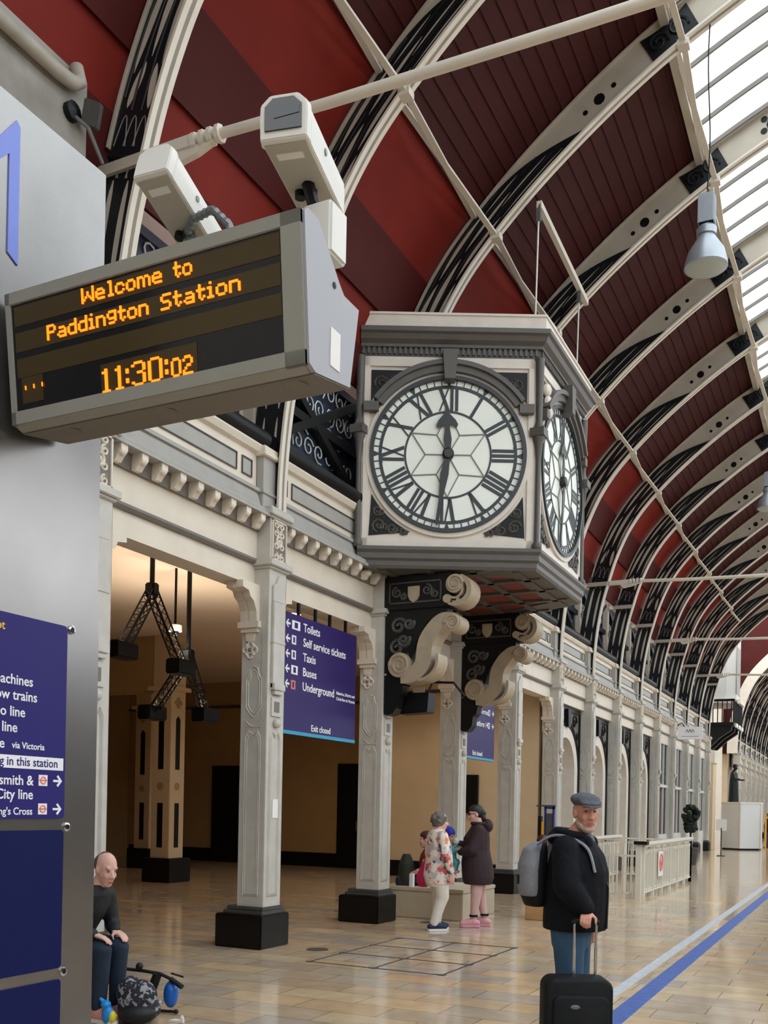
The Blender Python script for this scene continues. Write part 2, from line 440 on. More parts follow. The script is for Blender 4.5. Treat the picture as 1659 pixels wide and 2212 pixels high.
# clerestory wall above the attic
def upper_wall(name, y0, y1): struct(MB().box(-6.95, y0, 5.7, -6.72, y1, 7.75).build(name, 'rib_beige'))
upper_wall('wall_left_upper', 6.3, 46.2); upper_wall('wall_left_upper_far', 56.3, YEND)
struct(MB().box(-6.95, 56.3, 0, -6.75, YEND, 5.7).build('wall_left_far', 'rib_beige'))
struct(MB().box(-20, YEND, 0, 20, YEND+.3, 14).build('wall_end', 'panel_grey'))

# ------------------------------------------------------------------ rib profile
RDY = .13
LOWC = [(-6.2, 4.95), (-6.19, 5.54), (-6.13, 6.23), (-6.01, 6.92), (-5.88, 7.40), (-5.74, 7.87), (-5.56, 8.33), (-5.34, 8.76), (-5.02, 9.21), (-4.60, 9.66),
        (-4.10, 10.12), (-3.52, 10.58), (-2.88, 11.03), (-2.22, 11.42), (-1.3, 11.86), (-.3, 12.24), (.9, 12.58), (2.2, 12.8), (3.6, 12.9)]
def crsample(P, n=5):
    out = []
    for i in range(len(P)-1):
        p0 = V(P[max(i-1, 0)]); p1 = V(P[i]); p2 = V(P[i+1]); p3 = V(P[min(i+2, len(P)-1)])
        for k in range(n):
            t = k/n
            out.append(.5*((2*p1)+(p2-p0)*t+(2*p0-5*p1+4*p2-p3)*t*t+(3*p1-p0-3*p2+p3)*t**3))
    out.append(V(P[-1])); return out
LOW = crsample(LOWC)
def normals(P):
    N = []
    for i in range(len(P)):
        t = (P[min(i+1, len(P)-1)]-P[max(i-1, 0)]).normalized(); N.append(V((-t.y, t.x)))
    return N
NRM = normals(LOW)
def offs(d, clamp=-6.62):
    return [V((max(clamp, p.x+n.x*d), p.y+n.y*d)) for p, n in zip(LOW, NRM)]
UPP = offs(.45)
ARC = [0]
for i in range(1, len(LOW)): ARC.append(ARC[-1]+(LOW[i]-LOW[i-1]).length)
def at(P, s):
    s = max(0, min(s, ARC[-1]-1e-6))
    for i in range(len(ARC)-1):
        if ARC[i+1] >= s:
            t = (s-ARC[i])/(ARC[i+1]-ARC[i]); return P[i].lerp(P[i+1], t)
def PP(s, t): return at(LOW, s).lerp(at(UPP, s), t)
def s_of(P, x):
    for i in range(len(P)-1):
        if P[i].x <= x <= P[i+1].x: return ARC[i]
    return ARC[-1]
S_NODE = s_of(LOW, -4.6); S_SKY = s_of(LOW, -2.22)
# ------------------------------------------------------------------ vault soffit
VA = [p for p in offs(.5, -6.74)]
i0 = next(i for i, p in enumerate(LOW) if p.y > 7.25)
iN = next(i for i, s in enumerate(ARC) if s >= S_NODE); iS = next(i for i, s in enumerate(ARC) if s >= S_SKY)
def shell(name, ia, ib, m, y0, y1, lift=0, battens=False):
    P = [VA[i]+NRM[i]*lift for i in range(ia, ib+1)]; Q = [p+NRM[ia+i]*.06 for i, p in enumerate(P)]
    g = MB(); g.prism([(p.x, p.y) for p in P]+[(q.x, q.y) for q in Q[::-1]], 'y', y0, y1)
    if battens:
        s = ARC[ia]+.08
        while s < ARC[ib]-.02:
            c = at(VA, s); c2 = at(VA, s+.035); n = V((-(c2-c).y, (c2-c).x)).normalized()
            a, b = c-n*.02, c2-n*.02
            g.prism([(c.x, c.y), (a.x, a.y), (b.x, b.y), (c2.x, c2.y)], 'y', y0, y1); s += .19
    return struct(g.build(name, m))
def sidx(fr):
    s = ARC[i0]+(S_NODE-ARC[i0])*fr
    return min(range(len(ARC)), key=lambda i: abs(ARC[i]-s))
bands = [(0, .2, 'vault_dark_red', 0), (.2, .36, 'vault_red_lit', .05), (.36, .64, 'vault_dark_red', 0), (.64, 1.0, 'vault_red_lit', .05)]  # one red paint in two tones: light and shade of the relief painted in
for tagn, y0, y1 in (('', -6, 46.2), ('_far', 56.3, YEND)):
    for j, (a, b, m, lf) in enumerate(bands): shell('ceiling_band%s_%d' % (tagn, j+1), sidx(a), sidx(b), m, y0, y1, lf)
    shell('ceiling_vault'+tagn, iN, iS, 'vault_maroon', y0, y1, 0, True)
    # glazing beyond the curb
    P = [VA[i] for i in range(iS, len(VA))]
    g = MB(); g.prism([(p.x, p.y) for p in P]+[(p.x, p.y+.02) for p in P[::-1]], 'y', y0, y1)
    win = struct(g.build('window_1' if not tagn else 'window_2', 'glazing'))
    g = MB(); y = y0+.2
    while y < y1:
        g.prism([(p.x, p.y-.07) for p in P]+[(p.x, p.y) for p in P[::-1]], 'y', y-.016, y+.016); y += BAY/5
    struct(g.build('glazing_bars', 'moulding_grey', win))
    g = MB(); p = VA[iS]; g.box(p.x-.06, y0, p.y-.16, p.x+.05, y1, p.y+.05)
    p = at(VA, S_SKY+3.2); g.box(p.x-.04, y0, p.y-.14, p.x+.04, y1, p.y-.02)
    struct(g.build('window_curb', 'rib_beige', win))
# opposite half of the shed
g = MB(); P = [V((7.2-p.x, p.y)) for p in VA[iN:iS+6]]
g.prism([(p.x, p.y) for p in P]+[(p.x+.03, p.y+.06) for p in P[::-1]], 'y', -6, YEND); struct(g.build('ceiling_right', 'vault_maroon'))
P = [V((7.2-VA[i].x, VA[i].y)) for i in range(iS, len(VA))]
g = MB().prism([(p.x, p.y) for p in P]+[(p.x, p.y+.02) for p in P[::-1]], 'y', -6, YEND); struct(g.build('window_3', 'glazing'))
struct(MB().box(13, -8, 0, 13.4, YEND, 6.2).build('wall_right', 'hall_black'))  # unseen; blackness and height chosen for the totem's reflection and the side light
# transept vault crossing the arcade
g = MB(); pts = arcpts(51.2, 6.4, 5.2, 0, PI, 18); pt2 = arcpts(51.2, 6.4, 5.3, PI, 0, 18)
g.prism(pts+pt2, 'x', -24, -6.8); struct(g.build('ceiling_transept', 'vault_dark_red'))
struct(MB().box(-7.3, 46.2, 0, -6.92, 55.4, 11).build('wall_oriel', 'cream_paint'))
g = MB().box(-24, 56.2, 0, -6.75, 56.35, 6.6).box(-24.2, 46, 0, -24, 56.3, 12); struct(g.build('wall_transept', 'hall_pale'))
g = MB()
for a in range(1, 6):
    q = PI*a/6; g.tube([(-22, 51.2+5.1*math.cos(q), 6.4+5.1*math.sin(q)), (-6.9, 51.2+5.1*math.cos(q), 6.4+5.1*math.sin(q))], .07, 6)
struct(g.build('trim_4', 'rib_white'))
# red gable wall of the transept, cut out along the profile of the far nave
def gable(pts, y0, y1, nm, m):
    return struct(MB().prism(pts, 'y', y0, y1).build(nm, m))
pr = [(p.x, p.y) for p in LOW]
gable([(-14, 5.0)]+pr+[(3.6, 14.5), (-14, 14.5)], 55.7, 56.0, 'wall_gable', 'vault_dark_red')
o = [LOW[i]+NRM[i]*-.02 for i in range(len(LOW))]; q = [LOW[i]+NRM[i]*.5 for i in range(len(LOW))]
gable([(p.x, p.y) for p in o]+[(p.x, p.y) for p in q[::-1]], 55.45, 55.7, 'trim_6', 'rib_white')

# ================================================================== roof ribs
def make_rib():
    r = thing('roof_rib', 'rib', 'roof rib', (0, YK(0)+RDY+.1, 0))
    def ribbon(P, wd, th, a, b, sgn):
        g = MB(); R = []
        for i in range(a, b):
            p, n = P[i], NRM[i]*th*sgn
            R.append([(p.x, -wd/2, p.y), (p.x, wd/2, p.y), (p.x+n.x, wd/2, p.y+n.y), (p.x+n.x, -wd/2, p.y+n.y)])
        return g.loft(R)
    n = len(LOW)
    ribbon(LOW, .165, .03, 0, n, 1).build('lower_flange', 'rib_white', r)
    iu = next(i for i, p in enumerate(LOW) if p.y > 7.45)
    g = ribbon(UPP, .14, .025, iu, n, 1); g.box(-6.74, -.09, 5.75, -6.58, .09, 7.55)
    g.build('upper_flange', 'rib_beige', r)
    g = MB(); g.loft([[(p.x, -.022, p.y), (p.x, .022, p.y), (u.x, .022, u.y), (u.x, -.022, u.y)] for p, u in zip(LOW, UPP)]); g.build('web', 'rib_beige', r)
    # black tracery panels on both sides of the web
    E0, E1 = S_NODE+.25, S_NODE+1.75
    def tb(s):
        if s < E0: return .97
        return .97*max(0.03, math.cos(PI/2*min(1, (s-E0)/(E1-E0))))
    for side in (1, -1):
        pass
    ss = [.25+(E1-.25)*i/60 for i in range(61)]
    lo = [PP(s, .03) for s in ss]; hi = [PP(s, tb(s)) for s in ss]
    for sg in (1, -1):
        a, b = sorted((sg*.022, sg*.042))
        MB().loft([[(p.x, a, p.y), (p.x, b, p.y), (u.x, b, u.y), (u.x, a, u.y)] for p, u in zip(lo, hi)]).build('tracery', 'tracery_black', r)
        # ornament at the skylight curb
        s0 = S_SKY-.38; oo = [PP(s0+.62*i/8, .06) for i in range(9)]; o2 = [PP(s0+.62*i/8, .94-.12*math.sin(PI*i/8)) for i in range(9)]
        g = MB(); g.prism([tuple(p) for p in oo]+[tuple(p) for p in o2[::-1]], 'y', sg*.022, sg*.04)
        for s in (s0+.15, s0+.42):
            c = PP(s, .5); g.tube(spiral(c.x, c.y, .13, .02, 0, 1.6, 20, sg*.045), .018, 5)
        g.build('curb_ornament', 'tracery_black', r)
    def petal(g, s0, s1, tc0, tc1, hw, sg, sharp=.8, sq=False):
        L, R = [], []
        for i in range(11):
            u = i/10; s = s0+(s1-s0)*u; tc = tc0+(tc1-tc0)*u
            h = .66*hw*(math.sin(PI*min(max(u, .001), .999))**sharp)
            W = (at(LOW, s)-at(UPP, s)).length
            c = PP(s, min(tc, tb(s)-.05 if s > E0 else 2)); d = (at(UPP, s)-at(LOW, s)).normalized()
            L.append(c-d*h); R.append(c+d*h)
        g.prism([tuple(p) for p in L]+[tuple(p) for p in R[::-1]], 'y', sg*.042, sg*.046)
    for sg in (1, -1):
        g = MB()
        for a, b in ((.45, 1.25), (1.35, 2.3)):
            w_ = .026 if a < 1 else .045
            for t in (.3, .7): petal(g, a, b, t, t, w_, sg, .35)
        petal(g, 2.92, 3.3, .22, .3, .055, sg, .6); petal(g, 2.92, 3.3, .78, .6, .06, sg, .6)
        petal(g, 3.2, 4.1, .85, .75, .05, sg); petal(g, 3.35, 4.5, .5, .5, .055, sg); petal(g, 3.3, 4.2, .18, .2, .04, sg)
        petal(g, 4.15, 5.1, .78, .8, .04, sg); petal(g, 4.25, 5.2, .25, .25, .035, sg); petal(g, 4.6, 5.5, .52, .55, .03, sg)
        for t, a, b in ((.2, 5.2, 6.3), (.45, 5.3, 6.1), (.75, 5.1, 5.7)): petal(g, a, b, t, t, .014, sg)
        g.build('web_petals', 'rib_beige', r)
    g = MB(); gw = MB()
    for sg in (1, -1):
        for a, b, t in ((2.9, 4.6, .64), (2.9, 5.2, .38), (3.0, 5.4, .9), (3.0, 6.2, .1), (4.4, 6.2, .35), (4.6, 6.0, .66)):
            pts = [PP(a+(b-a)*i/10, t) for i in range(11)]
            g.tube([(p.x, sg*.046, p.y) for p in pts], .011, 5)
        pts = [PP(2.5, .02), PP(2.5, .98)]; g.tube([(p.x, sg*.045, p.y) for p in pts], .02, 5)
    for sg in (1, -1):
        for t0 in (.1, .35, .6):
            for s0_, hh in ((2.32, .16), (2.6, .26)):
                pts = [PP(s0_+hh*math.sin(PI*i/8), t0+.3*i/8) for i in range(9)]; gw.tube([(p.x, sg*.046, p.y) for p in pts], .006, 4)
    gw.build('arch_netting', 'moulding_grey', r)
    g.build('tracery_stems', 'tracery_black', r)
    g = MB()
    for s, rr in ((S_SKY-1.1, .075), (S_SKY-1.32, .035), (S_SKY-.88, .035)):
        c = PP(s, .5); g.lathe([(0, -.026), (rr, -.026), (rr, .026), (0, .026)], (c.x, 0, c.y), 10, 'y')
    for q in range(6):
        c = PP(S_SKY+1.0, .5); rr = .05 if q else .09; a = 2*PI*q/5
        g.lathe([(0, -.026), (rr, -.026), (rr, .026), (0, .026)], (c.x+(.15*math.cos(a) if q else 0), 0, c.y+(.15*math.sin(a) if q else 0)), 10, 'y')
    g.build('web_holes', 'hall_black', r)
    return r
rib0 = make_rib()
RIBK = list(range(0, 14))+list(range(17, 31))
def riblabel(k):
    if k < 0: return 'roof rib overhead before the one behind the departure board'
    if k < 14: return '%s arched roof rib from the metal totem, pale flange over black ironwork' % ORD[k]
    return '%s arched roof rib beyond the far transept, small in the distance' % ORD[k-17]
for k in RIBK:
    if k == 0: rib0['label'] = riblabel(0); rib0['group'] = 'arched roof ribs'
for k in RIBK:
    if k: dup(rib0, (0, YK(k)+RDY, 0), riblabel(k))
# horizontal brackets of the ribs and tie rods
for k in [k for k in range(0, 14)]:
    g = MB().box(-6.56, -.06, 7.36, -5.9 if k not in (0, 6, 9, 12) else -5.85, .06, 7.46)
    o = g.build('rib_bracket', 'rib_beige'); o.location = (0, YK(k)+RDY-.02+(.1 if k == 0 else 0), 0)
    tag(o, 'short pale horizontal bracket bar across the foot of the %s roof rib from the totem' % ORD[k], 'bracket', 'rib foot brackets')
for k, x1, z1 in ((0, 2.5, 7.22), (6, 3, 7.25), (9, 3, 7.2), (12, 3, 7.2)):
    t = thing('tie_rod', 'pale iron tie rod springing from the %s roof rib counted from the metal totem' % ORD[k], 'tie rod', (0, YK(k)+RDY-.02+(.1 if k == 0 else 0), 0), 0, 'tie rods across the shed')
    MB().tube([(-5.1, 0, 7.42), (-4, 0, 7.36), (-2, 0, 7.3), (x1, 0, z1)], .042, 10).build('rod', 'rib_white', t, True)
    MB().box(-5.85, -.05, 7.37, -5.35, .05, 7.47).prism([(-5.6, 7.37), (-5.1, 7.37), (-5.3, 7.3), (-5.5, 7.27)], 'y', -.03, .03).build('clevis', 'rib_white', t)
    g = MB()
    for i in range(4): g.lathe([(0, -.0), (.075, 0), (.075, .04), (0, .04)], (-5.35+i*.085, 0, 7.42), 8, 'x')
    g.build('coupling', 'rib_white', t)
# diagonal braces between the ribs
def brace(k, s, nm, lab, up2):
    a, b = at(LOW, s), at(UPP, s)
    t = thing('roof_brace', lab, 'brace', (0, YK(k)+RDY, 0), 0, 'cross braces between the roof ribs')
    MB().bar((a.x, .02, a.y), (b.x, BAY, b.y), .075, .03).build('brace_bar', 'rib_white', t)
    MB().bar((b.x, 0, b.y), (a.x, BAY-.02, a.y-.005), .075, .03).build('brace_bar', 'rib_white', t)
    MB().box(a.x-.07, -.08, a.y-.06, a.x+.07, .06, a.y+.02).build('gusset', 'rib_white', t)
for k in range(0, 12): brace(k, S_NODE, 'lower', 'pale crossed brace below the maroon boards, between the %s and %s ribs' % (ORD[k], ORD[k+1]), 0)
for k in range(1, 9): brace(k, S_SKY, 'upper', 'pale crossed brace along the skylight edge, between the %s and %s ribs' % (ORD[k], ORD[k+1]), 0)

# ================================================================== arcade columns
def make_column():
    r = thing('arcade_column', 'column', 'column', (XC, YK(0), 0), 0, 'cast iron arcade columns')
    MB().box(-.40, -.3, 0, .24, .3, .385).build('plinth', 'plinth_black', r, bevel=.012)
    g = MB().box(-.33, -.245, .385, .215, .245, .43).box(-.3, -.215, .43, .195, .215, .475)
    g.build('base_moulding', 'dark_grey_paint', r, bevel=.008)
    g = MB().box(-.18, -.18, .47, .18, .18, 5.0)
    for sg in (-1, 1): # stepped cover strips on the corner
        g.box(.10, sg*.18, .47, .18, sg*.187, 4.4)
    g.build('shaft', 'iron_paint', r, bevel=.006)
    # relief panels
    g = MB()
    def loop(pts, face, rr=.011):
        if face == 'x': P = [(.182, a, z) for a, z in pts]
        elif face == 'y-': P = [(a, -.182, z) for a, z in pts]
        else: P = [(a, .182, z) for a, z in pts]
        g.tube(P, rr, 4, True)
    for fc in ('y-', 'y+', 'x'):
        w0 = .105
        sh = [(-w0, .6), (w0, .6), (w0, 2.42), (.06, 2.5), (.0, 2.46), (-.06, 2.5), (-w0, 2.42)]
        loop(sh, fc); loop([(x*.78, z+(.02 if z < 1 else -.03)) for x, z in sh], fc, .008)
        if fc != 'x':
            up = [(-w0, 2.78), (-.05, 2.7), (.0, 2.66), (.05, 2.7), (w0, 2.78), (w0, 3.1), (.07, 3.14), (.05, 3.22), (0, 3.25), (-.05, 3.22), (-.07, 3.14), (-w0, 3.1)]
            loop(up, fc); loop([(x*.72, 2.95+(z-2.95)*.85) for x, z in up], fc, .008)
            loop([(-w0, 2.62), (-.05, 2.57), (0, 2.55), (.05, 2.57), (w0, 2.62), (w0, 2.55), (-w0, 2.55)], fc, .009)
    g.build('relief_panels', 'iron_paint', r)
    # front decorations
    g = MB(); g.box(.18, -.12, 3.0, .215, .12, 4.0); g.prism([(-.12, 4.0), (.12, 4.0), (.12, 4.18), (.05, 4.22), (0, 4.32), (-.05, 4.22), (-.12, 4.18)], 'x', .18, .205)
    g.box(.18, -.12, 2.98, .24, .12, 3.06).box(.18, -.09, 2.93, .225, .09, 2.98).box(.18, -.13, 3.52, .222, .13, 3.56)
    g.build('front_strip', 'iron_paint', r, bevel=.006)
    g = MB().box(.18, -.1, 2.68, .198, .1, 2.9); g.build('boss_plate', 'iron_paint', r)
    MB().prism([(-.05, 2.73), (.05, 2.73), (.05, 2.85), (-.05, 2.85)], 'x', .195, .205).build('boss_recess', 'moulding_grey', r)
    MB().ell((.205, 0, 2.6), (.045, .055, .055)).build('boss_ball', 'iron_paint', r, True)
    # capital ledge, console and rosette on both side faces
    g = MB()
    for sg in (-1, 1):
        g.box(-.2, sg*.18, 3.69, .085, sg*.25, 3.76); g.box(-.17, sg*.18, 3.64, .055, sg*.225, 3.69)
        pr = [(.18, 3.76), (.235, 3.76), (.245, 3.88), (.3, 3.98), (.37, 4.02), (.4, 4.08), (.52, 4.1), (.52, 4.18), (.18, 4.18)]
        g.prism([(sg*a, z) for a, z in pr], 'x', -.17, -.075); g.prism([(sg*a, z) for a, z in pr], 'x', -.045, .055)
        g.prism([(sg*(a-.02), z) for a, z in pr], 'x', -.08, -.04)
    g.build('capital_console', 'cream_paint', r)
    g = MB()
    for sg in (-1, 1):
        for a in range(4):
            q = a*PI/2; g.tube([(-.06+.062*math.cos(q)+.034*math.cos(2*PI*j/10), sg*.186, 3.44+.062*math.sin(q)+.034*math.sin(2*PI*j/10)) for j in range(10)], .013, 5, True)
            q += PI/4; g.ell((-.06+.07*math.cos(q), sg*.186, 3.44+.07*math.sin(q)), .02, 8, 6)
        g.prism([(-.13, 3.64), (.01, 3.64), (-.01, 3.54), (-.11, 3.54)], 'y', sg*.18, sg*.2)
    g.build('rosette', 'cream_paint', r, True)
    g = MB()
    for sg in (-1, 1):
        q = [(-.06+.06*math.cos(a*PI/2), sg*.18, 3.44+.06*math.sin(a*PI/2)) for a in range(4)]
        for i in range(4): g.quad(q[i], q[(i+1) % 4], (-.06, sg*.21, 3.44))
    g.build('rosette_centre', 'moulding_grey', r)
    # collars and ornament block
    g = MB()
    for z0, z1, e in ((4.40, 4.47, .06), (4.37, 4.40, .03), (4.98, 5.05, .06), (4.95, 4.98, .03), (5.05, 5.08, .04)):
        g.box(-.2, -.18-e, z0, .18+e, .18+e, z1)
    g.build('collars', 'iron_paint', r, bevel=.008)
    g = MB()
    for z in (4.53, 4.66, 4.8, 4.9):
        for sg in (-1, 1): g.tube([(.186, p[0], p[2]) for p in spiral(sg*.06, z, .05, .012, PI/2, sg*1.3, 14)], .012, 5)
    g.tube([(.186, .055*math.cos(2*PI*j/12), 4.71+.055*math.sin(2*PI*j/12)) for j in range(12)], .014, 5, True); g.ell((.18, 0, 4.71), (.03, .03, .03), 8, 6)
    for a, b, c, d in ((-.15, 4.48, .15, 4.495), (-.15, 4.93, .15, 4.945), (-.15, 4.48, -.135, 4.945), (.135, 4.48, .15, 4.945)): g.box(.18, a, b, .2, c, d)
    g.build('scroll_ornament', 'cream_paint', r)
    MB().box(.18, -.135, 4.495, .183, .135, 4.93).build('ornament_ground', 'moulding_grey', r)
    g = MB().box(-.3, -.17, 5.05, .06, .17, 5.72).box(-.3, -.19, 5.25, .08, .19, 5.29)
    g.build('attic_pier', 'panel_grey', r, bevel=.006)
    MB().box(-.3, -.21, 5.68, .11, .21, 5.74).box(-.3, -.19, 5.74, .09, .19, 5.8).build('pier_cap', 'cream_paint', r, bevel=.008)
    return r
col0 = make_column()
NAMEC = {0: 'pale iron column half hidden by the metal totem, bearing on a black plinth', 1: 'pale iron column left of the blue toilets sign, on a chipped black plinth',
         2: 'pale iron column right of the blue toilets sign, carrying the near clock bracket', 3: 'pale iron column behind the floral tunic and child, carrying the far clock bracket',
         4: 'pale iron column right of the small purple exit sign, on a black plinth'}
def clabel(k):
    if k in NAMEC: return NAMEC[k]
    if k < 14: return 'pale iron column %s in line to the right of the clock' % ORD[k-5]
    return '%s pale column beyond the far statue, tiny in the distance' % ORD[k-17]
col0['label'] = clabel(0)
for k in list(range(1, 14))+list(range(17, 31)):
    c = dup(col0, (XC, YK(k), 0), clabel(k))
    if 6 <= k <= 13:      # columns between the arched doorways carry no side consoles
        for ch in list(bpy.data.objects):
            if ch.parent == c and ch.name.split('.')[0] in ('capital_console', 'rosette', 'rosette_centre'): bpy.data.objects.remove(ch)
tag(MB().box(-6.157, YK(1)-.03, 1.5, -6.152, YK(1)+.09, 1.72).build('paper_notice', 'paper'), 'small blank white notice stuck on the column left of the toilets sign', 'notice')

# ================================================================== entablature bays
def make_beam(first):
    r = thing('arcade_beam', 'beam', 'beam', (XC, YK(0)+BAY/2, 0), 0, 'arcade entablature bays')
    L = BAY/2-.181
    def run(name, m, pr): g = MB(); g.prism(pr, 'y', -L, L); return g.build(name, m, r)
    run('lower_fascia', 'cream_paint', [(-.3, 4.18), (-.02, 4.18), (-.02, 4.42), (-.3, 4.42)])
    run('dark_moulding', 'moulding_grey', [(-.3, 4.42), (.015, 4.42), (.04, 4.45), (.03, 4.48), (-.3, 4.48)])
    run('frieze', 'cream_paint', [(-.3, 4.48), (0, 4.48), (0, 4.8), (-.3, 4.8)])
    run('modillion_ground', 'moulding_grey', [(-.3, 4.8), (.04, 4.8), (.06, 4.95), (-.3, 4.95)])
    run('cornice', 'panel_grey', [(-.3, 4.95), (.2, 4.95), (.2, 4.98), (.17, 5.01), (.17, 5.035), (-.3, 5.035)])
    run('grey_band', 'panel_grey', [(-.3, 5.035), (.06, 5.035), (.0, 5.26), (.03, 5.26), (.03, 5.3), (-.3, 5.3)])
    run('attic_panel', 'cream_paint', [(-.3, 5.3), (-.03, 5.3), (-.03, 5.7), (.02, 5.72), (.05, 5.78), (.05, 5.8), (-.3, 5.8)])
    g = MB(); n = 9
    for i in range(n):
        y = -L+(i+.5)*2*L/n
        g.prism([(.05, 4.8), (.05, 4.95), (.18, 4.95), (.18, 4.89), (.13, 4.84), (.1, 4.8)], 'y', y-.045, y+.045)
        g.ell((.15, y, 4.885), (.04, .05, .04), 8, 6)
    g.build('modillions', 'cream_paint', r)
    g = MB(); fr = MB()
    for a, b in ((-L+.1, -L+.3), (-L+.4, L-.4), (L-.3, L-.1)):
        g.box(-.03, a, 5.4, -.026, b, 5.6)
        for p in ((a, 5.4, b, 5.412), (a, 5.588, b, 5.6), (a, 5.4, a+.012, 5.6), (b-.012, 5.4, b, 5.6)): fr.box(-.03, p[0], p[1], -.012, p[2], p[3])
    g.build('inset_panels', 'panel_grey', r); fr.build('panel_frames', 'dark_grey_paint', r)
    MB().tube([(0, -L-.12, 5.9), (0, L+.12, 5.9)], .1, 12).build('coping_roll', 'black_paint', r, True)
    MB().box(-.42, -L-.1, 5.8, -.3, L+.1, 6.0).build('coping_back', 'rib_beige', r)
    return r
b0 = make_beam(True)
def blabel(k):
    if k == 0: return 'cream entablature bay with toothed cornice under the departure board'
    if k == 1: return 'cream entablature bay with toothed cornice above the blue toilets sign'
    if k == 2: return 'cream entablature bay directly behind the hanging clock'
    if k < 14: return 'cream entablature bay %s to the right of the hanging clock' % ORD[k-3]
    return '%s cream entablature bay beyond the far statue' % ORD[k-17]
b0['label'] = blabel(0)
for k in list(range(1, 13))+list(range(17, 30)): dup(b0, (XC, YK(k)+BAY/2, 0), blabel(k))
# clerestory screens
def make_screen():
    r = thing('clerestory_screen', 's', 'screen', (-6.70, YK(0)+BAY/2, 0), 0, 'filigree clerestory screens')
    L = BAY/2-.14
    MB().box(-.02, -L, 5.95, 0, L, 7.5).build('backing', 'navy_frame', r)
    g = MB()
    for a in ((-L, 5.95, -L+.12, 7.5), (L-.12, 5.95, L, 7.5), (-L, 7.4, L, 7.5)): g.box(0, a[0], a[1], .05, a[2], a[3])
    g.build('frame', 'navy_frame', r)
    g = MB(); rnd = random.Random(3)
    for iy in range(9):
        for iz in range(5):
            y = -L+.26+iy*(2*L-.5)/8; z = 6.1+iz*.3; sg = 1 if (iy+iz) % 2 else -1
            g.tube([(.02, p[0], p[2]) for p in spiral(y, z, .14, .03, rnd.random()*6, sg*1.3, 12)], .012, 4)
    g.build('filigree', 'filigree', r)
    g = MB()
    g.bar((.07, -L, 6.0), (.07, L, 7.45), .11, .12, (1, 0, 0)); g.bar((.07, -L, 7.45), (.07, L, 6.0), .11, .12, (1, 0, 0)); g.box(.02, -L, 6.62, .12, L, 6.74)
    g.build('cross_beams', 'black_paint', r)
    return r
s0 = make_screen()
def slabel(k): return ('filigree clerestory screen with dark crossed beams, behind the departure board' if k == 0 else 'filigree clerestory screen with dark crossed beams, between the departure board and the clock' if k == 1
                       else 'filigree clerestory screen hidden behind the clock' if k == 2 else 'filigree clerestory screen with crossed beams, %s one past the clock' % ORD[k-3])
s0['label'] = slabel(0)
for k in range(1, 13): dup(s0, (-6.70, YK(k)+BAY/2, 0), slabel(k))
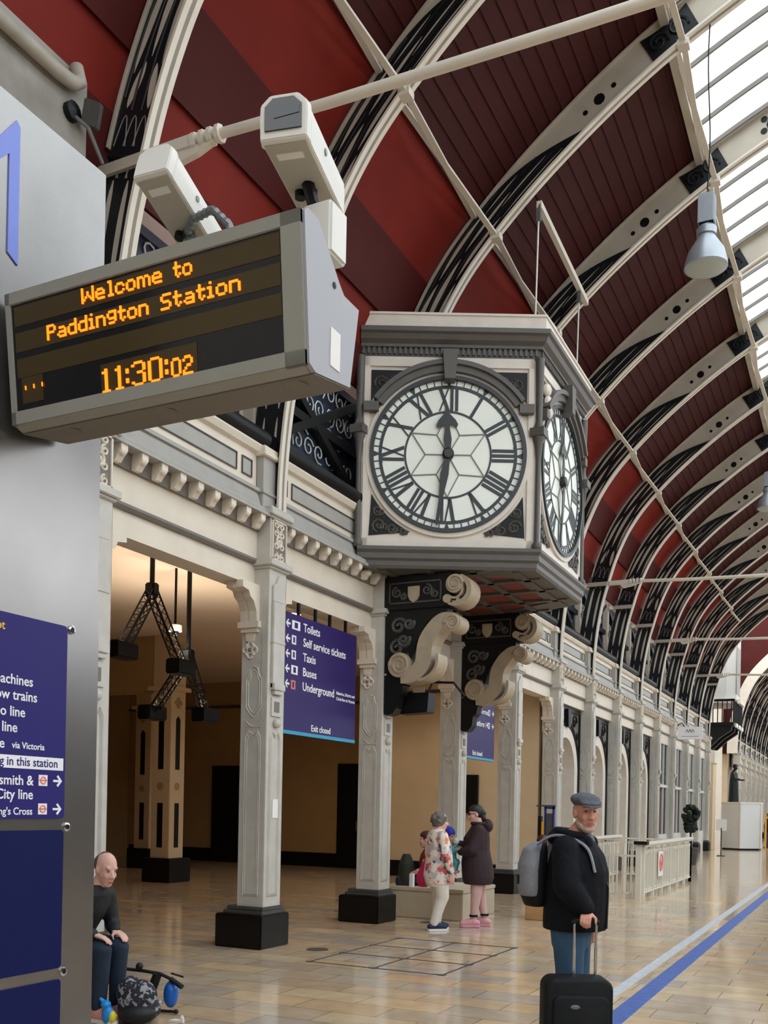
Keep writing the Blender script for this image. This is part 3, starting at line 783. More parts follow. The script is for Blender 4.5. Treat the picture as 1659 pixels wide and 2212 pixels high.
# ================================================================== hanging station clock
def make_clock():
    t = thing('station_clock', 'big three sided station clock with roman numerals, hung on scroll brackets from the arcade', 'clock', (-6.3, 14.0, 4.93))
    A, B, C, D = V((0, -2.22)), V((2.19, -1.14)), V((2.19, 1.14)), V((0, 2.22))
    plan = [A, B, C, D]
    def offplan(o):
        out = []
        for i, p in enumerate(plan):
            def nr(a, b): d = (b-a).normalized(); return V((d.y, -d.x))
            if i == 0: n = nr(A, B); out.append(p+n*o)
            elif i == 3: n = nr(C, D); out.append(p+n*o)
            else:
                n1, n2 = nr(plan[i-1], p), nr(p, plan[i+1]); b = (n1+n2).normalized(); out.append(p+b*(o/b.dot(n1)))
        return out
    def sweep(name, m, prof, bev=0):
        """prof: closed outline of (offset, z)"""
        g = MB(); cols = [offplan(o) for o, z in prof]
        R = [[(cols[j][i].x, cols[j][i].y, prof[j][1]) for j in range(len(prof))] for i in range(4)]
        return g.loft(R).build(name, m, t)
    sweep('case', 'clock_cream', [(-.25, .3), (0, .3), (0, 2.95), (-.25, 2.95)])
    sweep('base_moulding', 'clock_cornice', [(-.4, 0), (.02, 0), (.04, .04), (.04, .1), (.075, .13), (.075, .2), (.11, .24), (.11, .28), (.06, .3), (-.4, .3)])
    sweep('dentil_frieze', 'dark_grey_paint', [(-.25, 2.9), (.03, 2.9), (.03, 3.04), (-.25, 3.04)])
    sweep('cornice', 'clock_cornice', [(-.25, 3.02), (.07, 3.02), (.07, 3.06), (.13, 3.1), (.16, 3.16), (.2, 3.18), (.2, 3.24), (-.25, 3.24)])
    sweep('parapet', 'clock_cream', [(-.1, 3.24), (.12, 3.24), (.12, 3.43), (.14, 3.43), (.14, 3.46), (-.1, 3.46)])
    sweep('roof_sheet', 'dark_grey_paint', [(-1.2, 3.0), (-.1, 3.24), (-.1, 3.3), (-1.2, 3.06)])
    g = MB()
    for a, b in ((A, B), (B, C), (C, D)):
        d = b-a; n = V((d.y, -d.x)).normalized(); k = 34
        for i in range(k):
            p = a+d*((i+.5)/k)+n*.03; g.bar((p.x, p.y, 2.93), (p.x, p.y, 3.02), .035, .05, (n.x, n.y, 0))
    g.build('dentils', 'clock_cornice', t)
    # soffit with coffers
    g = MB().prism([tuple(p) for p in offplan(-.02)], 'z', .02, .06); g.build('soffit', 'coffer_red', t)
    g = MB()
    for i in range(7):
        y = -2.1+i*.7; xr = 2.15 if abs(y) < 1.15 else 2.15-(abs(y)-1.15)*2.0
        if xr > .1: g.box(0, y-.05, -.02, xr, y+.05, .02)
    for x in (.3, .85, 1.4, 1.95):
        h = 2.15-x*.47; g.box(x-.05, -h, -.02, x+.05, h, .02)
    g.build('coffer_ribs', 'clock_cornice', t)
    # corner colonnettes
    for p in offplan(.03):
        g = MB(); g.lathe([(.055, .28), (.07, .3), (.07, .36), (.04, .4), (.035, 1.5), (.06, 1.75), (.085, 1.8), (.085, 1.95), (.06, 2.0), (.045, 2.05), (.05, 2.4), (.06, 2.8), (.06, 2.9)], (p.x, p.y, 0), 12)
        g.box(p.x-.1, p.y-.1, 1.83, p.x+.1, p.y+.1, 1.94)
        g.build('colonnette', 'clock_cornice', t, True)
    R0 = 1.075
    def face(a, b):
        d = (b-a); L = d.length; u = d/L; n = V((u.y, -u.x)); c = a+d/2
        M = M4(((u.x, -n.x, 0, c.x), (u.y, -n.y, 0, c.y), (0, 0, 1, 1.57), (0, 0, 0, 1)))   # local y points into the case
        def mb(): return MB(M)
        Lh = L/2-.06
        # cream frame with spandrel panels
        g = mb()
        for x0, z0, x1, z1 in ((-Lh, 1.2, Lh, 1.33), (-Lh, -1.27, Lh, -1.16), (-Lh, -1.27, -Lh+.07, 1.33), (Lh-.07, -1.27, Lh, 1.33)): g.box(x0, -.03, z0, x1, .0, z1)
        g.prism(ringpoly(0, 0, R0-.005, R0+.06, 0, 2*PI*.9999, 72), 'y', -.04, 0)
        g.build('face_frame', 'clock_cream', t)
        for sx in (-1, 1):
            for sz, zc in ((1, 1.15), (-1, -1.12)):
                xo = Lh-.09; rr = R0+.10 if sz < 0 else R0+.22
                a0 = math.asin(min(.99, .55/rr)); a1 = math.acos(min(.99, .5/rr))
                arc = [(sx*min(xo, rr*math.cos(q)), sz*min(abs(zc), rr*math.sin(q))) for q in [a0+(a1-a0)*i/10 for i in range(11)]]
                mb().prism([(sx*xo, zc)]+arc, 'y', -.012, 0).build('spandrel_panel', 'black_paint', t)
        rnd = random.Random(5)
        for sx in (-1, 1):
            for sz in (1, -1):
                g = mb()
                for x, z, q in ((.93, .98, .1), (.75, 1.02, .075), (.95, .78, .07), (.6, 1.06, .045)):
                    if sz > 0 and (x < .7 or z < .85): continue
                    g.tube([(p[0], -.02, p[2]) for p in spiral(sx*x, sz*z, q, .02, rnd.random()*6, sx*1.4, 14)], .013, 4)
                    g.tube([(p[0], -.02, p[2]) for p in spiral(sx*(x-.05), sz*(z+.02), q*.6, .01, rnd.random()*6, -sx*1.2, 10)], .012, 4)
                g.build('spandrel_scrolls', 'clock_cornice', t)
        g = mb()   # hood arch and keystone
        g.prism(ringpoly(0, .0, R0+.04, R0+.16, .62, PI-.62, 40), 'y', -.1, 0); g.prism(ringpoly(0, .0, R0+.13, R0+.19, .62, PI-.62, 40), 'y', -.14, 0)
        for sx in (-1, 1): g.box(sx*.96, -.12, .56, sx*(Lh), 0, .68)
        g.build('hood_arch', 'clock_cornice', t)
        g = mb(); g.prism([(-.075, .98), (.075, .98), (.105, 1.38), (-.105, 1.38)], 'y', -.19, 0); g.build('keystone', 'clock_cornice', t)
        # dial
        g = mb(); g.lathe([(0, -.012), (R0, -.012), (R0, 0), (0, 0)], (0, 0, 0), 72, 'y'); g.build('dial_glass', 'dial_glass', t)
        g = mb()
        def ring(r0, r1, y0=-.02): g.prism(ringpoly(0, 0, r0*R0, r1*R0, 0, 2*PI*.9999, 80), 'y', y0, -.012)
        ring(.95, 1.0, -.07); ring(.845, .885); ring(.535, .56)
        def rad(aa, bb, r0, r1, wd0, wd1=None):
            """stroke in dial polar frame: aa, bb tangential offsets at r0 and r1 about angle th"""
            wd1 = wd1 or wd0
            pts = [(aa-wd0/2, r0), (aa+wd0/2, r0), (bb+wd1/2, r1), (bb-wd1/2, r1)]
            g.prism([(p*cs+r*sn, -p*sn+r*cs) for p, r in pts], 'y', -.022, -.012)
        num = ['XII', 'I', 'II', 'III', 'IIII', 'V', 'VI', 'VII', 'VIII', 'IX', 'X', 'XI']
        wid = {'I': .062, 'V': .13, 'X': .135}
        for h in range(12):
            th = h*PI/6; sn, cs = math.sin(th), math.cos(th)
            ws = [wid[q]*R0 for q in num[h]]; x = -sum(ws)/2
            r0, r1 = .56*R0, .85*R0
            for q, wd in zip(num[h], ws):
                c = x+wd/2
                if q == 'I': rad(c, c, r0, r1, .04*R0)
                elif q == 'V': rad(c, c-wd*.4, r0, r1, .047*R0); rad(c, c+wd*.4, r0, r1, .022*R0)
                else: rad(c+wd*.4, c-wd*.4, r0, r1, .045*R0); rad(c-wd*.4, c+wd*.4, r0, r1, .02*R0)
                x += wd
            rad(-sum(ws)/2-.012, -sum(ws)/2-.012, r1-.02, r1, .02); 
            rad(0, 0, .885*R0, .955*R0, .02*R0, .075*R0)
        for m_ in range(60):
            th = m_*PI/30+PI/60*0; sn, cs = math.sin(th), math.cos(th)
            if m_ % 5: rad(0, 0, .885*R0, .955*R0, .012*R0)
        g.build('numerals', 'dial_black', t)
        g = mb(); r1, r2 = .29*R0, .54*R0
        for q in range(6):
            a0, a1, a2 = q*PI/3, q*PI/3+PI/6, (q+1)*PI/3
            P0 = (r1*math.cos(a0), -.016, r1*math.sin(a0)); P1 = (r2*math.cos(a1), -.016, r2*math.sin(a1)); P2 = (r1*math.cos(a2), -.016, r1*math.sin(a2))
            for x, y in (((0, -.016, 0), P0), (P0, P1), (P1, P2)): g.bar(x, y, .014, .018, (0, 1, 0))
        g.build('dial_tracery', 'dial_lead', t)
        def hand(nm, ang, pts, y):
            g = mb(); sn, cs = math.sin(ang), math.cos(ang)
            g.prism([(x*cs+z*sn, -x*sn+z*cs) for x, z in pts], 'y', y-.012, y); g.build(nm, 'hand_black', t)
        hr = [(-.03, -.0), (.03, 0), (.055, .2), (.03, .38), (.06, .4), (.13, .36), (.15, .4), (.12, .46), (.03, .56), (.015, .65), (-.015, .65), (-.03, .56), (-.12, .46), (-.15, .4), (-.13, .36), (-.06, .4), (-.03, .38), (-.055, .2)]
        hand('hour_hand', math.radians(-3), hr, -.05)
        mn = [(-.03, 0), (.03, 0), (.065, .28), (.03, .65), (.028, .96), (-.0, 1.0), (-.02, .96), (-.02, .65), (-.05, .28)]
        hand('minute_hand', math.radians(188), mn, -.065)
        g = mb(); g.lathe([(0, -.1), (.06, -.1), (.08, -.08), (.08, -.02), (0, -.02)], (0, 0, 0), 16, 'y'); g.build('hand_boss', 'hand_black', t, True)
    face(A, B); face(B, C); face(C, D)
    # suspension lugs and side scroll of the platform face
    g = MB()
    for z in (2.55, 2.4, 2.27): g.ell((2.26, -.95+ (2.55-z)*.3, z), (.06, .09, .09), 10, 8)
    g.build('side_scroll', 'clock_cream', t, True)
    return t
make_clock()
# scroll brackets
def make_bracket(loc, label):
    t = thing('clock_bracket', label, 'bracket', loc, 0, 'scroll brackets under the clock')
    # local x = world x + 6.16 ; z local = world z - 2.96
    X = lambda x: x+6.16
    Z = lambda z: z-2.96
    W = .15
    g = MB(); g.box(0, -W, Z(4.44), 1.02, W, Z(4.91)); g.build('top_block', 'black_paint', t, bevel=.01)
    g = MB(); g.prism([(0, 1.48), (.95, 1.48), (.95, 1.38), (.66, 1.3), (.5, 1.05), (.42, .8), (.42, .55), (.3, .42), (.28, .3), (.22, .25), (.2, .1), (.14, .02), (.05, 0), (0, .03)], 'y', -W+.04, W-.04)
    g.build('back_web', 'black_paint', t)
    g = MB()
    for sy in (-1, 1):
        for a, b, c, d in ((.08, 1.56, .88, 1.58), (.08, 1.84, .88, 1.86), (.08, 1.56, .1, 1.86), (.86, 1.56, .88, 1.86)): g.box(a, sy*W, b, c, sy*(W+.015), d)
        for x, z, q, s_ in ((.2, 1.72, .08, 1), (.3, 1.66, .05, -1), (.66, 1.73, .08, -1), (.78, 1.67, .06, 1)):
            g.tube([(p[0], sy*(W+.005), p[2]) for p in spiral(x, z, q, .015, PI/2, s_*1.5, 16)], .016, 5)
        for x, z, q, s_ in ((.22, 1.25, .12, 1), (.3, 1.05, .1, -1), (.2, .95, .12, 1), (.38, 1.28, .08, -1), (.25, .8, .12, -1)):
            g.tube([(p[0], sy*(W-.03), p[2]) for p in spiral(x, z, q, .02, .5, s_*1.4, 16)], .028, 5)
    g.build('foliage_relief', 'dark_grey_paint', t)
    g = MB()
    for sy in (-1, 1): g.prism([(.38, 1.79), (.55, 1.79), (.55, 1.66), (.52, 1.6), (.465, 1.56), (.41, 1.6), (.38, 1.66)], 'y', sy*W, sy*(W+.03))
    g.build('shield', 'scroll_cream', t)
    # S scroll
    def band(name, cl, wd):
        L, R = [], []
        P = crsample(cl, 5); N = normals(P)
        for i, (p, n) in enumerate(zip(P, N)):
            u = i/(len(P)-1); h = wd[0]+(wd[1]-wd[0])*u if len(wd) == 2 else (wd[0]*(1-u)**2+2*wd[1]*u*(1-u)+wd[2]*u*u)
            L.append(p+n*h); R.append(p-n*h)
        return [tuple(p) for p in L]+[tuple(p) for p in R[::-1]]
    g = MB()
    sc = [(X(-5.1), Z(4.26)), (X(-5.25), Z(4.26)), (X(-5.38), Z(4.16)), (X(-5.5), Z(3.98)), (X(-5.53), Z(3.8)), (X(-5.56), Z(3.64)), (X(-5.7), Z(3.52)), (X(-5.88), Z(3.5))]
    g.prism(band('s', sc, (.08, .14, .1)), 'y', -W-.01, W+.01)
    g.prism(ringpoly(X(-5.6), Z(3.72), .26, .30, -1.6, .25, 14), 'y', -W-.02, W+.02)
    for (x, z, r) in ((X(-5.11), Z(4.21), .125), (X(-5.9), Z(3.66), .175)): g.lathe([(0, -W-.02), (r, -W-.02), (r, W+.02), (0, W+.02)], (x, 0, z), 24, 'y')
    g.build('s_scroll', 'scroll_cream', t)
    g = MB()
    for (x, z, r, s_) in ((X(-5.11), Z(4.21), .11, 1), (X(-5.9), Z(3.66), .155, 1)):
        for sy in (-1, 1): g.tube([(p[0], sy*(W+.02), p[2]) for p in spiral(x, z, r, .03, PI, -s_*2, 40)], [.024-.012*i/40 for i in range(41)], 6)
    g.build('scroll_volutes', 'scroll_cream', t, True)
    g = MB(); cx, cz = X(-5.08), Z(4.74)
    g.lathe([(0, -W-.03), (.13, -W-.03), (.13, W+.03), (0, W+.03)], (cx, 0, cz), 24, 'y')
    g.prism(ringpoly(cx+.03, cz-.09, .15, .22, -1.9, 1.3, 20), 'y', -W-.03, W+.03); g.prism(ringpoly(cx-.0, cz-.08, .1, .13, -2.3, .9, 18), 'y', -W-.025, W+.025)
    g.lathe([(0, -W-.03), (.06, -W-.03), (.06, W+.03), (0, W+.03)], (cx-.11, 0, cz-.2), 14, 'y')
    g.prism(ringpoly(cx-.03, cz-.2, .06, .1, PI, 2*PI, 12), 'y', -W-.02, W+.02)
    g.build('end_scroll', 'scroll_cream', t)
    g = MB()
    for sy in (-1, 1): g.tube([(p[0], sy*(W+.03), p[2]) for p in spiral(cx, cz, .115, .025, 0, 2, 36)], [.022-.01*i/36 for i in range(37)], 6)
    g.build('end_volutes', 'scroll_cream', t, True)
    return t
k1 = make_bracket((-6.16, YK(2)-.02, 2.96), 'dark carved clock bracket with pale S scroll, nearest the blue toilets sign')
dup(k1, (-6.16, YK(3)-.02, 2.96), 'dark carved clock bracket with pale S scroll, in front of the smaller purple sign')
# suspension bar and wires above the clock
t = thing('suspension_bar', 'pale bar slung between two roof ribs above the clock, carrying two thin wires', 'bar', (0, 0, 0))
MB().bar((-4.12, YK(2)+RDY+.1, 9.93), (-4.22, YK(3)+RDY+.05, 9.98), .07, .09).build('bar', 'rib_white', t)
for i, (x, y, z) in enumerate(((-4.13, 12.8, 9.93), (-4.21, 15.2, 9.97))):
    MB().tube([(x, y, z), (x-.02, y, 8.39)], .012, 6).build('wire', 'paper', t)
    MB().box(x-.03, y-.03, z-.22, x+.03, y+.03, z).build('shackle', 'flex_grey', t)

# ================================================================== hanging signs
def hang_sign(name, label, y0, y1, z0, z1, m, rows, foot, x=-6.36):
    t = thing(name, label, 'sign', (x, y0, z0))
    W, H = y1-y0, z1-z0
    MB().box(-.05, 0, 0, 0, W, H).build('panel', m, t); MB().box(-.052, 0, 0, .003, W, .045).build('base_stripe', 'sign_cyan', t)
    g = MB()
    for y in (.2*W, .42*W, .62*W, .85*W): g.box(-.04, y-.02, H, -.01, y+.02, H+.16)
    g.build('hangers', 'black_paint', t)
    for arrow, icons, tx, y, z, sz in rows:
        if arrow:
            g = MB(); s_ = -1 if arrow == 'l' else 1; cy = arrow_y = (.1 if arrow == 'l' else W-.1)
            g.prism([(cy+s_*.05, z+.045), (cy, z+.1), (cy-s_*.012, z+.085), (cy+s_*.015, z+.058), (cy-s_*.05, z+.058), (cy-s_*.05, z+.032), (cy+s_*.015, z+.032), (cy-s_*.012, z+.005), (cy, z-.01)], 'x', 0, .004)
            g.build('arrow', 'sign_white', t)
        for (iy, iw, col) in icons:
            o = MB().box(0, iy, z-.01, .004, iy+iw, z+.1).build('pictogram', col, t)
            MB().box(.004, iy+iw*.3, z+.01, .006, iy+iw*.7, z+.08).build('symbol', m, o)
        text('lettering', tx, sz, Mtext((.003, y, z), (0, 1, 0), (0, 0, 1)), 'sign_white', t)
    text('lettering', foot, .115, Mtext((.003, W*.5, .075), (0, 1, 0), (0, 0, 1)), 'sign_white', t, align='CENTER')
    return t
rows = []
for i, (tx, ic) in enumerate((('Toilets', [(.19, .19, 'sign_white')]), ('Self service tickets', [(.19, .1, 'sign_white')]), ('Taxis', [(.19, .1, 'sign_white')]), ('Buses', [(.19, .15, 'sign_white')]), ('Underground', [(.19, .1, 'sign_redtint')]))):
    rows.append(('l', ic, tx, .46, 1.31-i*.185, .15))
s1 = hang_sign('direction_sign', 'large blue hanging sign listing toilets, tickets, taxis, buses and underground', 10.04, 11.93, 2.53, 4.02, 'sign_purple', rows, 'Exit closed')
text('lettering', 'Bakerloo, District and', .058, Mtext((.003, 1.34, .62), (0, 1, 0), (0, 0, 1)), 'sign_white', s1)
text('lettering', 'Circle line via Victoria', .058, Mtext((.003, 1.34, .545), (0, 1, 0), (0, 0, 1)), 'sign_white', s1)
hang_sign('direction_sign', 'smaller purple hanging sign half hidden by the far clock bracket, naming a platform', 15.82, 17.6, 2.56, 4.02, 'sign_purple',
          [('r', [(1.42, .1, 'sign_white')], 'Bourne Terrace', .6, .86, .13), ('r', [(1.42, .1, 'sign_white')], 'Platform 14', .75, .62, .14), ('r', [], 'St Mary\'s', .85, 1.1, .1)], 'Exit closed')

# ================================================================== metal totem at the left
t = thing('information_totem', 'tall brushed steel information totem with navy panels and a blue numeral 1', 'totem', (-3.24, 3.5, 0))
MB().box(-.42, -1.7, 0, 0, 0, 4.6).build('casing', 'steel', t, bevel=.012)
MB().box(-.01, -1.7, 0, .006, -.145, 2.525).build('sign_frame', 'steel', t)
MB().box(-.01, -.145, 0, .004, -.004, 2.525).build('edge_strip', 'steel', t)
g = MB(); y = -.53
g.prism([(y, 4.48), (y-.02, 4.5), (y-.12, 4.36), (y-.12, 4.27), (y-.055, 4.34), (y-.055, 3.93), (y, 3.9)], 'x', 0, .006); g.build('numeral', 'one_blue', t)
def rpanel(name, m, y0, z0, y1, z1, r=.02):
    pts = []
    for cx, cz, a in ((y1-r, z1-r, 0), (y0+r, z1-r, PI/2), (y0+r, z0+r, PI), (y1-r, z0+r, 1.5*PI)): pts += arcpts(cx, cz, r, a, a+PI/2, 5)
    return MB().prism(pts, 'x', .006, .012).build(name, m, t)
p = rpanel('direction_panel', 'sign_navy', -1.5, 1.57, -.21, 2.435)
rpanel('lower_panel', 'sign_deep_blue', -1.5, .9, -.21, 1.52); rpanel('lower_panel', 'sign_deep_blue', -1.5, .25, -.21, .85)
def kt(tx, y, z, sz, m='sign_white', al='RIGHT'): return text('lettering', tx, sz, Mtext((.0125, y, z), (0, 1, 0), (0, 0, 1)), m, p, .001, al)
kt('Not', -.566, 2.362, .052, 'sign_yellow')
for tx, y, z in (('machines', -.407, 2.14), ('Heathrow trains', -.382, 2.075), ('Bakerloo line', -.448, 2.005), ('Circle line', -.489, 1.938)): kt(tx, y, z, .06)
kt('District line', -.556, 1.868, .06); kt('via Victoria', -.335, 1.87, .04)
MB().box(.011, -1.5, 1.785, .0135, -.222, 1.84).build('white_band', 'sign_white', p)
text('lettering', 'Boarding in this station', .053, Mtext((.0137, -.255, 1.797), (0, 1, 0), (0, 0, 1)), 'sign_navy', p, .0005, 'RIGHT')
kt('Hammersmith &', -.395, 1.715, .06); kt('City line', -.395, 1.655, .06); kt("King's Cross", -.397, 1.588, .044)
for z in (1.738, 1.613):
    MB().box(.012, -.365, z-.024, .014, -.315, z+.024).build('pictogram', 'sign_white', p)
    g = MB().tube([(.0145, -.34+.015*math.cos(2*PI*j/14), z+.015*math.sin(2*PI*j/14)) for j in range(14)], .003, 4, True); g.box(.014, -.362, z-.003, .0155, -.318, z+.003); g.build('roundel', 'sign_redtint', p)
    g = MB(); cy = -.25
    g.prism([(cy+.022, z), (cy-.002, z+.026), (cy-.01, z+.019), (cy+.004, z+.005), (cy-.03, z+.005), (cy-.03, z-.005), (cy+.004, z-.005), (cy-.01, z-.019), (cy-.002, z-.026)], 'x', .012, .014); g.build('arrow', 'sign_white', p)
for (y, z) in ((-.184, 2.425), (-.192, 1.533), (-.195, .88)):
    o = MB().lathe([(0, .006), (.02, .006), (.02, .014), (.013, .016), (0, .016)], (0, y, z), 16, 'x').build('bolt', 'chrome', t, True)
    MB().lathe([(0, .016), (.011, .016), (.011, .0175), (0, .0175)], (0, y, z), 12, 'x').build('socket', 'hall_black', o)
# ================================================================== departure board
t = thing('departure_board', 'grey LED departure board with amber welcome text and time, beside the metal totem', 'display board', (-2.45, 2.88, 3.2))
XL, XR = -.75, .675     # local x
def bp(y, z): return (y, z)
prof = [(.0, .52), (.055, .005), (.1, -.012), (.36, .035), (.42, .36), (.3, .36), (.26, .39), (.1, .54), (.02, .54)]
MB().prism(prof, 'x', XL, XR-.015).build('casing', 'board_grey', t, bevel=.006)
MB().prism([(y*.98+.003, z*.985+.004) for y, z in prof], 'x', XR-.02, XR).build('end_cap', 'board_side', t)
tilt = math.atan2(.055, .515)
FM = M4.Translation(V((0, .0275, .2625))) @ M4.Rotation(tilt, 4, 'X')    # face centre; local x right, y into board, z up
# (local face frame: tilt so that the top leans towards the viewer)
FM = M4.Translation(V((-.01, .0275, .2625))) @ M4.Rotation(math.atan2(-.055, .515)*-1, 4, 'X')
def fb(): return MB(FM)
fz = .262
fb().box(XL+.01, -.012, -fz, XR, .012, -fz+.055).box(XL+.01, -.012, fz-.05, XR, .012, fz).box(XL+.01, -.012, -fz, XL+.04, .012, fz).box(XR-.085, -.012, -fz, XR, .012, fz).build('bezel', 'board_grey', t, bevel=.003)
scr = fb().box(XL+.03, -.004, -fz+.05, XR-.08, .01, fz-.045).build('screen', 'screen_black', t)
for z in (.13, .028, -.074): fb().box(XL+.055, -.006, z-.004, XR-.09, 0, z+.072).build('led_strip', 'led_off', scr)
fb().box(XL+.075, -.006, -.182, XL+.17+.02, 0, -.08).build('led_strip', 'led_off', scr)
fb().box(-.255, -.006, -.213, .21, 0, -.1).build('led_strip', 'led_off', scr)
FONT = {
'W': ['1000001', '1000001', '1001001', '1001001', '1010101', '1100011', '1000001'], 'e': ['00000', '00000', '01110', '10001', '11111', '10000', '01111'],
'l': ['0110', '0010', '0010', '0010', '0010', '0010', '0111'], 'c': ['00000', '00000', '01110', '10001', '10000', '10001', '01110'], 'o': ['00000', '00000', '01110', '10001', '10001', '10001', '01110'],
'm': ['0000000', '0000000', '1110110', '1001001', '1001001', '1001001', '1001001'], 't': ['0100', '0100', '1111', '0100', '0100', '0101', '0010'], ' ': ['0000']*7,
'P': ['11110', '10001', '10001', '11110', '10000', '10000', '10000'], 'a': ['00000', '00000', '01110', '00001', '01111', '10001', '01111'], 'd': ['00001', '00001', '01111', '10001', '10001', '10001', '01111'],
'i': ['010', '000', '110', '010', '010', '010', '111'], 'n': ['00000', '00000', '11110', '10001', '10001', '10001', '10001'], 'g': ['00000', '01111', '10001', '10001', '01111', '00001', '01110'],
'S': ['01111', '10000', '10000', '01110', '00001', '00001', '11110'],
'1': ['0010', '0110', '0010', '0010', '0010', '0010', '0010', '0010', '0010', '0111'], '3': ['01110', '10001', '00001', '00001', '00110', '00001', '00001', '00001', '10001', '01110'],
'0': ['01110', '10001', '10001', '10001', '10001', '10001', '10001', '10001', '10001', '01110'], ':': ['0', '0', '1', '1', '0', '0', '1', '1', '0', '0'],
's0': ['01110', '10001', '10001', '10001', '10001', '10001', '01110'], 's2': ['01110', '10001', '00001', '00110', '01000', '10000', '11111'], '.': ['0', '0', '0', '0', '0', '1', '1']}
def led(name, keys, x0, x1, z0, h, rows=7, gap=1):
    cols = sum(len(FONT[k][0]) for k in keys)+gap*(len(keys)-1); px = (x1-x0)/cols; pz = h/rows; g = MB(FM); cx = 0
    for k in keys:
        G = FONT[k]
        for r_, row in enumerate(G):
            for c_, b in enumerate(row):
                if b == '1':
                    x = x0+(cx+c_)*px; z = z0+(len(G)-1-r_)*pz
                    g.box(x+.05*px, -.011, z+.05*pz, x+.98*px, -.006, z+.95*pz)
        cx += len(G[0])+gap
    g.build(name, 'led_amber', scr)
led('lettering', list('Welcome'), -.33, .065, .142, .058); led('lettering', list('to'), .12, .205, .142, .058)
led('lettering', list('Paddington'), -.52, -.005, .04, .058); led('lettering', list('Station'), .055, .415, .04, .058)
led('lettering', ['1', '1', ':'], -.26, -.115, -.21, .09, 10); led('lettering', ['3', '0', ':'], -.1, .075, -.21, .09, 10); led('lettering', ['s0', 's2'], .09, .19, -.21, .07)
led('lettering', ['.', ' ', ' ', '.', ' ', ' ', '.'], -.655, -.56, -.13, .06)
for x in (-.55, -.05, .55): MB().lathe([(0, -.035), (.045, -.035), (.045, -.028), (0, -.026)], (x, .17, .027), 16).build('underside_latch', 'board_under', t)
MB().prism([(.1, -.014), (.355, .033), (.355, .037), (.1, -.01)], 'x', XL+.005, XR-.005).build('underside_plate', 'board_under', t)
MB().box(XR, .2, .06, XR+.003, .27, .2).build('rating_label', 'paper', t)
MB().lathe([(0, 0), (.012, 0), (.012, .003), (0, .004)], (XR, .22, .36), 10, 'x').build('lock', 'hall_black', t)
MB().box(.2, .1, .53, .32, .22, .58).build('conduit_box', 'cctv_white', t, bevel=.02)

# ================================================================== cctv cameras on the board
def cctv(label, loc, front, M, window):
    t = thing('security_camera', label, 'camera', loc)
    # housing built along local y (front at y=0, rear y=L), then turned by M
    L = .47; M = M @ M4.Scale(1.12 if window else 1.0, 4); g = MB(M)
    def sec(y, w, h, z0): return [(-w, y, z0-h), (w, y, z0-h), (w*1.03, y, z0), (w, y, z0+h*.6), (w*.6, y, z0+h), (-w*.6, y, z0+h), (-w, y, z0+h*.6), (-w*1.03, y, z0)]
    g.loft([sec(0, .078, .07, 0), sec(.03, .083, .075, 0), sec(.05, .078, .07, 0), sec(L-.03, .078, .07, 0), sec(L, .07, .062, 0)]); g.build('housing', 'cctv_white', t, bevel=.004)
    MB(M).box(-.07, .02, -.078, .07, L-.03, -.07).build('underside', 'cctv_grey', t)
    MB(M).box(-.045, .06, -.082, .045, .09, -.076).build('raised_plate', 'cctv_white', t)
    if window:
        MB(M).prism([(-.062, -.045), (.062, -.045), (.062, .03), (.035, .055), (-.035, .055), (-.062, .03)], 'y', -.006, 0).build('window', 'lens_glass', t)
        MB(M).prism([(-.03, -.01), (.055, .0), (.055, .022), (-.03, .012)], 'y', -.008, -.006).build('window_reflection', 'lens_glass', t)
    MB(M).lathe([(0, -.1), (.022, -.1), (.022, -.07), (0, -.07)], (.01, .27, 0), 10).lathe([(0, -.1), (.02, -.1), (.02, -.07), (0, -.07)], (-.03, .27, 0), 10).build('pan_joint', 'hall_black', t)
    MB(M).lathe([(0, -.004), (.012, -.004), (.012, .004), (0, .004)], (.08, .2, 0), 8, 'x').build('latch', 'flex_grey', t)
    return t
def Mcam(yaw, pitch, roll=0): return (M4.Rotation(yaw, 4, 'Z') @ M4.Rotation(pitch, 4, 'X') @ M4.Rotation(roll, 4, 'Y'))
c2 = cctv('white CCTV camera showing its dark front window, on a post above the departure board', (-1.913, 2.95, 4.127), None, Mcam(math.radians(13), math.radians(1)), True)
MB().tube([(-.05, .26, -.08), (-.03, .27, -.16), (.0, .28, -.22)], .026, 8).build('stem', 'hall_black', c2)
MB().box(-.04, .2, -.4, .09, .33, -.2).build('mount_post', 'cctv_white', c2, bevel=.01)
c1 = cctv('white CCTV camera with a ribbed conduit, its underside showing, above the departure board', (-2.53, 2.98, 4.16), None, Mcam(math.radians(4), math.radians(-18)), False)
MB().tube([(.0, .24, -.16), (.0, .24, -.26), (.0, .24, -.42)], .022, 8).build('stem', 'flex_grey', c1)
g = MB(); P = [V((.0, .22, -.17)), V((.06, .18, -.15)), V((.17, .16, -.15)), V((.24, .18, -.22)), V((.26, .2, -.42))]
P = [p for p in [P[0].lerp(P[1], i/6) for i in range(6)]+[P[1].lerp(P[2], i/8) for i in range(8)]+[P[2].lerp(P[3], i/6) for i in range(6)]+[P[3].lerp(P[4], i/12) for i in range(13)]]
g.tube(P, [.018 if i % 2 else .014 for i in range(len(P))], 8); g.build('flexible_conduit', 'flex_grey', c1)
